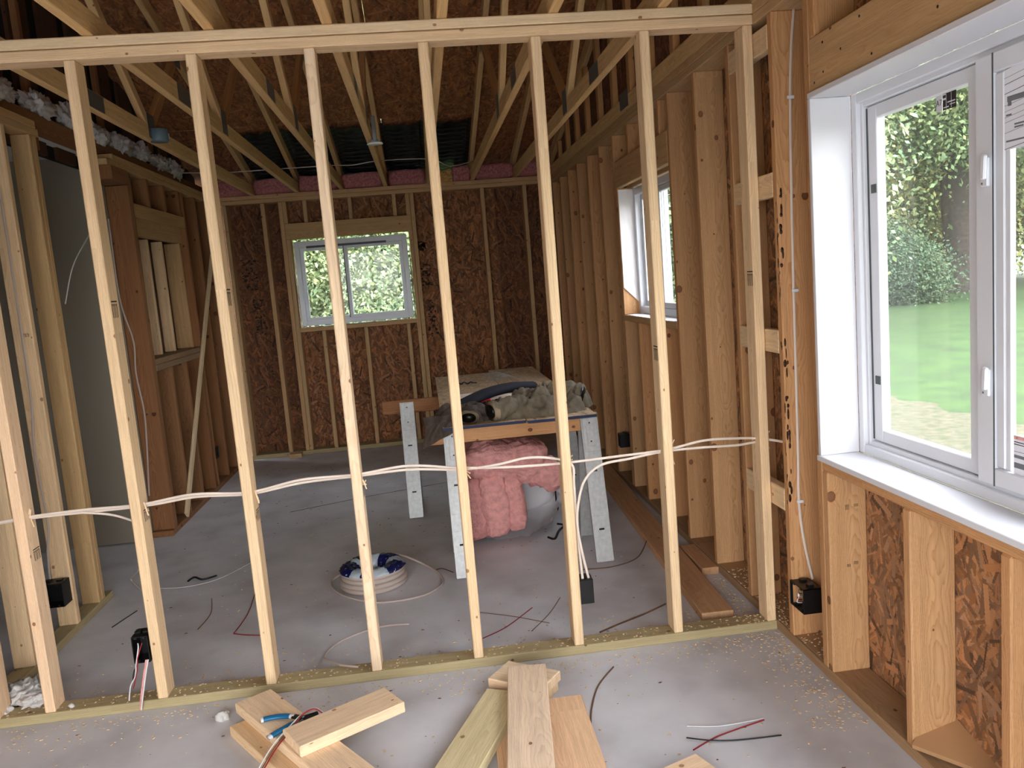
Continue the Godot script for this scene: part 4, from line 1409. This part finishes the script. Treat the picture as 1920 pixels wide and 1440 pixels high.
func build_cables() -> void:
	var z := -0.045
	# two runs through the drilled partition studs
	cable([Vector3(-3.1, 0.765, z), Vector3(-2.866, 0.788, z), Vector3(-2.66, 0.795, z), Vector3(-2.453, 0.792, z), Vector3(-2.25, 0.815, z + 0.02), Vector3(-2.047, 0.796, z), Vector3(-1.85, 0.828, z + 0.02), Vector3(-1.64, 0.822, z), Vector3(-1.44, 0.835, z), Vector3(-1.237, 0.805, z), Vector3(-1.03, 0.792, z + 0.02), Vector3(-0.83, 0.782, z), Vector3(-0.62, 0.786, z), Vector3(-0.418, 0.792, z), Vector3(-0.27, 0.818, z + 0.02), Vector3(-0.15, 0.815, z + 0.02), Vector3(-0.022, 0.798, z), Vector3(0.04, 0.795, 0.05), Vector3(0.05, 0.80, 0.113)], "upper white cable running through all the partition studs")
	cable([Vector3(-3.08, 0.76, z - 0.01), Vector3(-2.866, 0.782, z - 0.008), Vector3(-2.453, 0.784, z - 0.008), Vector3(-2.25, 0.800, z), Vector3(-2.047, 0.788, z - 0.008), Vector3(-1.85, 0.812, z), Vector3(-1.64, 0.814, z - 0.008), Vector3(-1.44, 0.82, z), Vector3(-1.237, 0.797, z - 0.008), Vector3(-1.10, 0.81, z + 0.03), Vector3(-0.98, 0.825, z + 0.03), Vector3(-0.87, 0.806, z + 0.01), Vector3(-0.803, 0.775, -0.03), Vector3(-0.802, 0.69, -0.022), Vector3(-0.801, 0.47, -0.022), Vector3(-0.793, 0.30, -0.03)], "lower white cable that turns down beside the third partition stud from the right")
	cable([Vector3(-0.03, 0.785, z - 0.01), Vector3(-0.124, 0.783, z + 0.01), Vector3(-0.258, 0.788, z + 0.01), Vector3(-0.418, 0.784, z - 0.01), Vector3(-0.571, 0.775, -0.03), Vector3(-0.69, 0.765, -0.015), Vector3(-0.762, 0.709, -0.01), Vector3(-0.795, 0.604, -0.012), Vector3(-0.801, 0.517, -0.012), Vector3(-0.787, 0.404, -0.02), Vector3(-0.768, 0.30, -0.03)], "white cable sweeping down in a wide bend into the hanging black box")
	cable([Vector3(-2.66, 0.785, z), Vector3(-2.56, 0.76, -0.06), Vector3(-2.50, 0.70, -0.13), Vector3(-2.55, 0.60, -0.35), Vector3(-2.72, 0.38, -0.75), Vector3(-2.95, 0.15, -1.25), Vector3(-3.10, 0.02, -1.55), Vector3(-3.0, 0.005, -1.40)], "thin cable bending down behind the second-left partition stud to the floor", null, 0.0045, 0.0028)
	# down the stud beside the large window
	cable([Vector3(0.086, 2.41, 0.158), Vector3(0.07, 2.26, 0.158), Vector3(0.060, 2.088, 0.157), Vector3(0.052, 1.75, 0.157), Vector3(0.047, 1.392, 0.157), Vector3(0.042, 0.813, 0.157), Vector3(0.038, 0.583, 0.157), Vector3(0.052, 0.42, 0.160), Vector3(0.076, 0.27, 0.170)], "white cable stapled down the wide stud left of the large window", null, 0.0055, 0.0035)
	for y in [2.088, 1.392, 0.583]:
		var s := bd(self, "cable_staple", 0.022 + 0.012 * y, 0.048 + 0.012 * y, y - 0.006, y + 0.006, 0.1575, 0.164, M.vinyl, 0.002)
		tag(s, {2.088: "highest white staple on the cable left of the large window", 1.392: "middle white staple on the cable left of the large window", 0.583: "lowest white staple on the cable left of the large window"}[y], "staple", "cable staples")
	# left wall
	cable([Vector3(-3.16, 2.38, -0.88), Vector3(-3.162, 1.758, -0.885), Vector3(-3.168, 1.166, -0.885), Vector3(-3.19, 0.9, -0.885), Vector3(-3.182, 0.552, -0.885), Vector3(-3.20, 0.42, -0.88), Vector3(-3.205, 0.27, -0.87)], "white cable down the left wall stud into the black box", M.cable_dull)
	cable([Vector3(-3.255, 2.10, -2.43), Vector3(-3.255, 1.595, -2.43), Vector3(-3.212, 1.314, -2.44), Vector3(-3.224, 1.105, -2.44), Vector3(-3.207, 0.856, -2.44), Vector3(-3.218, 0.643, -2.44), Vector3(-3.25, 0.285, -2.44)], "grey cable hanging down the far doorway stud", M.cable_dull)
	cable([Vector3(-3.14, 2.05, -1.95), Vector3(-3.13, 1.917, -1.695), Vector3(-3.13, 1.766, -1.467), Vector3(-3.11, 1.575, -1.262)], "thin white cable slanting across the doorway opening", M.white_wire, 0.003, 0.003)
	# over the truss chords
	cable([Vector3(-3.24, 2.60, -4.05), Vector3(-2.81, 2.563, -3.95), Vector3(-2.39, 2.563, -3.95), Vector3(-1.985, 2.563, -3.95), Vector3(-1.80, 2.555, -3.95), Vector3(-1.58, 2.575, -3.95), Vector3(-1.163, 2.563, -3.95), Vector3(-0.98, 2.53, -4.2), Vector3(-0.754, 2.6, -4.5)], "cable strung across the truss chords in front of the black baffles", M.cable_dull, 0.004, 0.004)
	# on the concrete
	var w := 0.0035
	cable([Vector3(-1.63, 0.10, -1.25), Vector3(-1.56, 0.06, -1.29), Vector3(-1.469, 0.02, -1.26), Vector3(-1.379, 0.008, -1.105), Vector3(-1.363, 0.008, -0.944), Vector3(-1.443, 0.008, -0.824), Vector3(-1.573, 0.008, -0.782), Vector3(-1.704, 0.008, -0.803), Vector3(-1.843, 0.008, -0.916), Vector3(-1.924, 0.008, -1.05), Vector3(-1.943, 0.012, -1.156), Vector3(-1.905, 0.02, -1.22)], "loose loop of beige cable lying round the wrapped coil", M.cable_dull, 0.006, 0.005, "electrical_cable", "")
	cable([Vector3(-1.525, 0.006, -0.495), Vector3(-1.651, 0.006, -0.503), Vector3(-1.777, 0.006, -0.437), Vector3(-1.85, 0.008, -0.35), Vector3(-1.876, 0.012, -0.245), Vector3(-1.841, 0.030, -0.163), Vector3(-1.782, 0.042, -0.085), Vector3(-1.716, 0.044, -0.050)], "curved scrap of beige cable ending on the partition's bottom plate", M.cable_dull, 0.005, 0.004, "cable_scrap", "")
	var wires := [
		[[Vector3(-2.337, w, -1.135), Vector3(-2.317, w, -0.863), Vector3(-2.334, w, -0.64)], M.red_wire, "thin dark red wire standing out on the floor left of the coil", 0.0022],
		[[Vector3(-2.334, w, -0.633), Vector3(-2.27, w, -0.6), Vector3(-2.203, w, -0.578)], M.red_wire, "short red wire meeting the longer red one at a point", 0.0022],
		[[Vector3(-1.207, w, -0.254), Vector3(-1.094, w, -0.342), Vector3(-0.956, w, -0.516)], M.red_wire, "straight red wire on the floor just behind the partition's middle", 0.0022],
		[[Vector3(-1.198, w, -0.534), Vector3(-1.058, w, -0.448), Vector3(-0.905, w, -0.326)], M.copper_brown, "faint brown wire crossing the straight red wire", 0.0016],
		[[Vector3(-0.992, w, -0.267), Vector3(-0.889, w, -0.427), Vector3(-0.811, w, -0.595)], M.copper_brown, "thin brown wire beside the hanging black box", 0.0016],
		[[Vector3(-0.711, w, -0.173), Vector3(-0.616, w, -0.228), Vector3(-0.477, w, -0.301), Vector3(-0.362, w, -0.376)], M.copper_brown, "dark brown strip of sheathing behind the partition's right half", 0.004],
		[[Vector3(-0.893, w, 0.508), Vector3(-0.868, w, 0.408), Vector3(-0.814, w, 0.267), Vector3(-0.727, w, 0.141)], M.copper_brown, "curved brown splinter on the floor right of the middle pile", 0.003],
		[[Vector3(-0.588, w, 0.606), Vector3(-0.484, w, 0.632), Vector3(-0.33, w, 0.624)], M.white_wire, "white wire scrap, uppermost of three at the lower right", 0.0022],
		[[Vector3(-0.612, w, 0.741), Vector3(-0.524, w, 0.692), Vector3(-0.43, w, 0.66), Vector3(-0.332, w, 0.632)], M.red_wire, "red wire scrap crossing between the white and black ones", 0.0024],
		[[Vector3(-0.613, w + 0.004, 0.677), Vector3(-0.548, w + 0.004, 0.708), Vector3(-0.456, w, 0.722), Vector3(-0.316, w, 0.729)], M.black_wire, "black wire scrap, lowest of three at the lower right", 0.0026],
		[[Vector3(-2.763, w, -1.446), Vector3(-2.735, 0.012, -1.478), Vector3(-2.682, 0.006, -1.444), Vector3(-2.618, w, -1.49)], M.black_wire, "wavy scrap of black plastic on the floor near the doorway", 0.006],
		[[Vector3(-0.727, w, -1.502), Vector3(-0.695, w, -1.46), Vector3(-0.652, 0.012, -1.568), Vector3(-0.601, w, -1.691), Vector3(-0.633, w, -1.737)], M.black_wire, "twisted black scrap on the floor beside the pink bale", 0.007],
		[[Vector3(-2.893, w, -1.383), Vector3(-2.745, w, -1.359), Vector3(-2.593, w, -1.431), Vector3(-2.463, w, -1.651)], M.white_wire, "very thin white thread curving on the floor near the doorway", 0.0014],
		[[Vector3(-2.522, w, -0.736), Vector3(-2.509, w, -0.922), Vector3(-2.556, w, -1.131)], M.copper_brown, "brown curved strand on the floor behind the second-left stud", 0.002],
		[[Vector3(-2.968, w, -0.893), Vector3(-2.913, w, -1.079)], M.steel, "straight dark rod on the floor by the left wall plate", 0.0025],
		[[Vector3(-0.644, w, -0.921), Vector3(-0.477, w, -0.913), Vector3(-0.325, w, -1.002), Vector3(-0.225, 0.03, -1.173)], M.copper_brown, "brown cable curving from the sawhorse foot onto the plank", 0.003],
		[[Vector3(-1.30, w, -1.10), Vector3(-1.36, w, -1.18), Vector3(-1.40, w, -1.16)], M.black_wire, "tiny dark scrap beside the coil's loose loop", 0.002],
		[[Vector3(-1.25, w, -3.1), Vector3(-1.9, w, -2.9), Vector3(-2.4, w, -2.7)], M.steel, "long thin dark line of wire on the far floor", 0.0014],
	]
	for q in wires:
		var o := tube(self, "wire_scrap", q[0], q[3], q[3], q[1], 8, 6)
		tag(o, q[2], "wire", "wire scraps on the floor")


func box_part(t: Node3D, called: String, a: Vector3, b: Vector3, mat: Material) -> void:
	var o := MeshInstance3D.new()
	o.mesh = bar_mesh(b.x - a.x, b.y - a.y, b.z - a.z, 0.0015)
	o.name = called
	t.add_child(o, true)
	o.position = (a + b) * 0.5
	o.material_override = mat


func outlet_box(at: Vector3, size: Vector3, basis: Basis, label: String) -> Node3D:
	# open-fronted plastic box: back, four walls, flange and clamps; local z is the open front
	var t := thing("outlet_box", at, label, "electrical box", "black outlet boxes")
	t.basis = basis
	var h := size * 0.5
	var k := 0.004
	box_part(t, "back", Vector3(-h.x, -h.y, -h.z), Vector3(h.x, h.y, -h.z + k), M.black_plastic)
	box_part(t, "side_wall", Vector3(-h.x, -h.y, -h.z), Vector3(-h.x + k, h.y, h.z), M.black_plastic)
	box_part(t, "side_wall", Vector3(h.x - k, -h.y, -h.z), Vector3(h.x, h.y, h.z), M.black_plastic)
	box_part(t, "side_wall", Vector3(-h.x, -h.y, -h.z), Vector3(h.x, -h.y + k, h.z), M.black_plastic)
	box_part(t, "side_wall", Vector3(-h.x, h.y - k, -h.z), Vector3(h.x, h.y, h.z), M.black_plastic)
	for q in [-0.5, 0.5]:
		box_part(t, "screw_boss", Vector3(h.x * q - 0.006, h.y - 0.012, h.z - 0.03), Vector3(h.x * q + 0.006, h.y - 0.003, h.z - 0.002), M.black_plastic)
		box_part(t, "screw_boss", Vector3(h.x * q - 0.006, -h.y + 0.003, h.z - 0.03), Vector3(h.x * q + 0.006, -h.y + 0.012, h.z - 0.002), M.black_plastic)
		box_part(t, "cable_clamp", Vector3(h.x * q - 0.012, h.y - 0.002, -h.z * 0.4), Vector3(h.x * q + 0.012, h.y + 0.008, h.z * 0.2), M.black_plastic)
	return t


func build_boxes_and_fixtures() -> void:
	var back := Basis(Vector3.UP, PI)
	# on the partition, facing the far room
	var b1 := outlet_box(Vector3(-0.783, 0.255, -0.048), Vector3(0.056, 0.10, 0.075), back, "black outlet box hanging on the third partition stud from the right")
	var b2 := outlet_box(Vector3(-2.507, 0.245, -0.038), Vector3(0.06, 0.105, 0.085), Basis(Vector3.UP, 0.0), "black outlet box on the second-left partition stud with loose wires")
	b1.set_meta("group", "black outlet boxes")
	var wires := [
		[[Vector3(-2.515, 0.27, 0.0), Vector3(-2.512, 0.254, 0.012), Vector3(-2.528, 0.19, 0.014), Vector3(-2.535, 0.15, 0.012), Vector3(-2.56, 0.11, 0.008), Vector3(-2.575, 0.05, 0.004)], M.white_wire, 0.0026],
		[[Vector3(-2.50, 0.27, 0.0), Vector3(-2.517, 0.22, 0.015), Vector3(-2.526, 0.17, 0.015), Vector3(-2.55, 0.10, 0.012)], M.red_wire, 0.0022],
		[[Vector3(-2.49, 0.205, 0.006), Vector3(-2.50, 0.16, 0.016), Vector3(-2.518, 0.09, 0.018), Vector3(-2.535, 0.015, 0.014)], M.pink, 0.005],
		[[Vector3(-2.484, 0.205, 0.006), Vector3(-2.494, 0.16, 0.018), Vector3(-2.511, 0.09, 0.022), Vector3(-2.53, 0.015, 0.020)], M.white_wire, 0.0026],
		[[Vector3(-2.52, 0.20, 0.004), Vector3(-2.54, 0.165, 0.01), Vector3(-2.548, 0.13, 0.01)], M.black_wire, 0.0024],
	]
	for q in wires:
		put(b2, "loose_wire", tube_mesh(q[0], q[2], q[2], 6, 6), q[1])
	# beside the large window, on the cable stud
	var b3 := outlet_box(Vector3(0.034, 0.222, 0.192), Vector3(0.115, 0.098, 0.075), Basis(Vector3.UP, -PI / 2 + 0.15), "large black outlet box left of the large window")
	b3.basis = Basis(Vector3.UP, -PI / 2)
	b3.position = Vector3(0.030, 0.222, 0.205)
	for q in 4:
		put(b3, "loose_wire", tube_mesh([Vector3(0.02, 0.19 + q * 0.012, 0.19), Vector3(-0.004, 0.20 + q * 0.014, 0.20 + 0.006 * q), Vector3(0.0, 0.235 + q * 0.008, 0.215)], 0.0022, 0.0022, 5, 6), [M.white_wire, M.red_wire, M.white_wire, M.copper_brown][q])
	outlet_box(Vector3(0.045, 0.285, -2.665), Vector3(0.075, 0.098, 0.085), Basis(Vector3.UP, -PI / 2), "black outlet box on the right wall behind the bench")
	outlet_box(Vector3(-3.178, 0.222, -0.845), Vector3(0.105, 0.115, 0.085), Basis(), "black outlet box on the left wall stud near the partition")
	outlet_box(Vector3(-3.15, 0.30, -3.72), Vector3(0.075, 0.098, 0.075), Basis(Vector3.UP, PI / 2), "small black outlet box low on the far left wall")
	# junction box on a truss chord
	var j := thing("junction_box", Vector3(-2.765, TOP + 0.015, -1.98), "round blue-grey junction box on the leftmost truss", "junction box")
	put(j, "body", lathe([Vector2(0.0, -0.005), Vector2(0.05, -0.005), Vector2(0.053, 0.0), Vector2(0.05, 0.065), Vector2(0.0, 0.065)], 20), M.box_blue, Transform3D(Basis(), j.position + Vector3(0.012, -0.01, 0)))
	put(j, "mounting_ear", slab_mesh(Vector3(0.03, 0.05, 0.03)), M.box_blue, Transform3D(Basis(), j.position + Vector3(0.03, 0.04, -0.055)))
	put(j, "clip", slab_mesh(Vector3(0.012, 0.03, 0.012)), M.lamp_white, Transform3D(Basis(), j.position + Vector3(0.055, 0.02, -0.03)))
	# ceiling light trim hung from a chord
	var l := thing("ceiling_light", Vector3(-1.535, TOP - 0.03, -2.345), "round white ceiling light plate on a grey bracket under the trusses", "light fixture")
	put(l, "trim_disc", lathe([Vector2(0.0, 0.012), Vector2(0.045, 0.012), Vector2(0.052, 0.004), Vector2(0.050, 0.0), Vector2(0.0, 0.0)], 28), M.lamp_white, Transform3D(Basis(), l.position))
	bd(l, "bracket", -1.545, -1.520, TOP - 0.018, TOP + 0.14, -2.35, -2.30, M.lamp_grey)
	bd(l, "housing", -1.558, -1.512, TOP - 0.018, TOP - 0.004, -2.38, -2.31, M.lamp_grey)


func build_small_things() -> void:
	# wrapped coil of cable
	var c := thing("cable_coil", Vector3(-1.715, 0.0, -1.08), "coil of cable in blue and clear printed film standing on the floor", "cable coil")
	var o := c.position
	for k in 4:
		put(c, "cable_turn", ring_mesh(0.158 + 0.006 * (k % 2) - 0.004 * k, 0.016, 0.0135), M.cable_dull, Transform3D(Basis(), o + Vector3(0, 0.014 + 0.0235 * k, 0)))
	put(c, "inner_turns", lathe([Vector2(0.09, 0.004), Vector2(0.145, 0.004), Vector2(0.15, 0.09), Vector2(0.12, 0.108), Vector2(0.092, 0.10), Vector2(0.09, 0.004)], 40), M.cable_dull, Transform3D(Basis(), o))
	var n := FastNoiseLite.new()
	n.seed = 12
	n.frequency = 4.0
	for q in [[0.0, 1.0, M.clear_film, 0.0], [0.02, 0.16, M.blue_film, 0.004], [0.24, 0.30, M.blue_film, 0.004], [0.36, 0.55, M.blue_film, 0.004], [0.62, 0.72, M.black_plastic, 0.004], [0.80, 0.93, M.blue_film, 0.004]]:
		put(c, "film", grid_mesh(func(u: float, v: float) -> Vector3:
			var a: float = lerpf(q[0], q[1], u) * TAU
			var b := lerpf(0.45, PI * 1.05, v)
			var crease: float = 0.010 * n.get_noise_2d(a * 2.0, b * 1.2)
			var rr: float = 0.122 + cos(b) * (0.052 + q[3] + crease)
			return o + Vector3(cos(a) * rr, 0.075 + sin(b) * (0.042 + q[3] + crease), sin(a) * rr), 60 if q[1] - q[0] > 0.5 else 14, 18), q[2])
	# pliers on the middle board of the left pile
	var p := thing("wire_pliers", Vector3(-1.93, 0.078, 0.40), "blue-handled wire pliers lying on the left offcut pile", "pliers")
	var y := 0.089
	put(p, "handle", tube_mesh([Vector3(-2.006, y, 0.356), Vector3(-1.975, y, 0.349), Vector3(-1.94, y, 0.350), Vector3(-1.914, y, 0.357)], 0.008, 0.012, 6, 12), M.tool_blue)
	put(p, "handle", tube_mesh([Vector3(-1.96, y, 0.475), Vector3(-1.94, y, 0.452), Vector3(-1.912, y, 0.424), Vector3(-1.890, y, 0.405)], 0.008, 0.012, 6, 12), M.tool_blue)
	put(p, "handle_tip", tube_mesh([Vector3(-2.012, y, 0.358), Vector3(-2.004, y, 0.356)], 0.0082, 0.0122, 2, 12), M.white_wire)
	put(p, "handle_tip", tube_mesh([Vector3(-1.964, y, 0.480), Vector3(-1.958, y, 0.473)], 0.0082, 0.0122, 2, 12), M.white_wire)
	put(p, "collar", tube_mesh([Vector3(-1.914, y, 0.357), Vector3(-1.898, y, 0.362)], 0.007, 0.010, 2, 10), M.white_wire)
	put(p, "jaw", tube_mesh([Vector3(-1.902, y, 0.360), Vector3(-1.87, y, 0.378), Vector3(-1.842, y, 0.384), Vector3(-1.815, y, 0.376)], 0.006, 0.013, 6, 10), M.steel)
	put(p, "jaw", tube_mesh([Vector3(-1.893, y, 0.408), Vector3(-1.872, y, 0.385), Vector3(-1.845, y, 0.372), Vector3(-1.818, y, 0.362)], 0.006, 0.012, 6, 10), M.steel)
	put(p, "pivot", lathe([Vector2(0.0, 0.009), Vector2(0.006, 0.009), Vector2(0.008, 0.004)], 14), M.plate, Transform3D(Basis(), Vector3(-1.868, y, 0.380)))
	# stripped cable draped over the pliers
	var sc := thing("stripped_cable", Vector3(-1.9, 0.08, 0.48), "stripped white and brown wires draped over the pliers and left pile", "cable")
	for q in [[0.0, M.white_wire], [0.012, M.copper_brown], [0.020, M.red_wire]]:
		var f: float = q[0]
		put(sc, "conductor", tube_mesh([Vector3(-1.795, 0.098, 0.383 + f * 0.3), Vector3(-1.825, 0.118, 0.378 + f * 0.3), Vector3(-1.866, 0.112, 0.40 + f * 0.3), Vector3(-1.904 + f, 0.100, 0.455), Vector3(-1.945 + f, 0.088, 0.54), Vector3(-1.99 + f, 0.05, 0.665), Vector3(-2.03 + f * 2.0, 0.012, 0.80)], 0.0024, 0.0024, 8, 6), q[1])


func ring_mesh(r: float, ra: float, rb: float) -> ArrayMesh:
	return grid_mesh(func(u: float, v: float) -> Vector3:
		var a := u * TAU
		var b := v * TAU
		var rr := r + cos(b) * ra
		return Vector3(cos(a) * rr, sin(b) * rb, sin(a) * rr), 48, 10)


# ---------------------------------------------------------------- loose fill, chips and dust

func fluff_clump(at: Vector3, size: Vector3, seed_in: int, label: String) -> void:
	var n := FastNoiseLite.new()
	n.seed = seed_in
	n.frequency = 22.0
	n.fractal_octaves = 3
	var big := FastNoiseLite.new()
	big.seed = seed_in + 5
	big.frequency = 7.0
	var m := grid_mesh(func(u: float, v: float) -> Vector3:
		var a := u * TAU
		var b := (v - 0.5) * PI
		var d := Vector3(cos(b) * cos(a), sin(b), cos(b) * sin(a))
		var q := d * size
		var k := 0.85 + 0.55 * n.get_noise_3d(at.x + q.x, at.y + q.y, at.z + q.z) + 0.5 * big.get_noise_3d(at.x + q.x, at.y + q.y, at.z + q.z)
		return q * k, 56, 30)
	var o := put(self, "insulation_clump", m, M.fluff, Transform3D(Basis(), at))
	tag(o, label, "insulation", "white insulation fluff")


func build_fluff_and_chips() -> void:
	var where := ["just left of the second-left stud", "in the doorway's upper corner", "above the doorway's middle", "above the doorway's far end", "right of the second-left stud", "above the framed-in window's near side", "above the framed-in window", "at the far end of the old beam"]
	for k in 8:
		var z := -1.15 - 0.40 * k
		fluff_clump(Vector3(-3.225, 2.60 + 0.012 * (k % 3), z), Vector3(0.05, 0.07, 0.19), 400 + k, "white fluffy insulation on the old beam, %s" % where[k])
	for q in [[-3.03, 0.06, -0.16, 0.10, 0.045, 0.09, "largest clump of white fluff on the bottom plate at the lower left"], [-2.96, 0.055, -0.09, 0.06, 0.03, 0.05, "white fluff against the leftmost stud's foot"], [-3.10, 0.05, -0.07, 0.07, 0.03, 0.05, "white fluff at the picture's lower left edge"], [-2.197, 0.012, 0.14, 0.025, 0.02, 0.028, "small white tuft beside the left offcut pile"], [-2.80, 0.045, -0.03, 0.012, 0.01, 0.012, "tiny white tuft on the plate right of the leftmost stud"]]:
		fluff_clump(Vector3(q[0], q[1], q[2]), Vector3(q[3], q[4], q[5]), int(q[0] * -1000), q[6])
	# wood chips and crumbs
	var r := RandomNumberGenerator.new()
	r.seed = 99
	var chip := slab_mesh(Vector3(0.008, 0.0022, 0.005))
	var spots := []
	for k in 2300:
		var p := Vector2(r.randf_range(-3.1, -0.02), r.randf_range(-2.2, 1.4))
		var pick := r.randf()
		if pick < 0.40:
			p = Vector2(r.randf_range(-3.1, -0.03), (0.02 + absf(r.randfn()) * 0.10) if r.randf() < 0.55 else (-0.10 - absf(r.randfn()) * 0.14))
		elif pick < 0.68:
			p = Vector2(-0.01 - absf(r.randfn()) * 0.11, r.randf_range(-0.6, 0.75))
		var y := 0.0015
		if p.y > -0.089 and p.y < 0.0:
			y = 0.0395
		spots.append(Vector3(p.x, y, p.y))
	for k in 320:
		spots.append(Vector3(r.randf_range(-3.1, -0.05), 0.0395, r.randf_range(-0.085, -0.004)))
	for k in 420:
		spots.append(Vector3(r.randf_range(0.01, 0.13), 0.0405, r.randf_range(-0.6, 0.385)))
	var mm := MultiMesh.new()
	mm.transform_format = MultiMesh.TRANSFORM_3D
	mm.mesh = chip
	mm.instance_count = spots.size()
	for k in spots.size():
		var s := r.randf_range(0.3, 1.25)
		mm.set_instance_transform(k, Transform3D(Basis(Vector3.UP, r.randf() * TAU).rotated(Vector3.RIGHT, r.randfn() * 0.25).scaled(Vector3(s, s, s)), spots[k]))
	var o := MultiMeshInstance3D.new()
	o.multimesh = mm
	o.name = "wood_chips"
	o.material_override = M.chip
	add_child(o)
	tag(o, "scattered pale wood chips on the floor and along the plates", "wood chips", "", "stuff")
	# darker crumbs
	var mm2 := MultiMesh.new()
	mm2.transform_format = MultiMesh.TRANSFORM_3D
	mm2.mesh = chip
	mm2.instance_count = 520
	for k in 520:
		var s := r.randf_range(0.25, 1.0)
		mm2.set_instance_transform(k, Transform3D(Basis(Vector3.UP, r.randf() * TAU).scaled(Vector3(s * 1.6, s, s * 0.7)), Vector3(r.randf_range(-3.0, -0.05), 0.0015, r.randf_range(-4.4, 1.3) if r.randf() < 0.6 else r.randf_range(-4.4, -2.0))))
	var o2 := MultiMeshInstance3D.new()
	o2.multimesh = mm2
	o2.name = "floor_crumbs"
	o2.material_override = M.copper_brown
	add_child(o2)
	tag(o2, "dark crumbs and bark bits scattered over the concrete", "debris", "", "stuff")
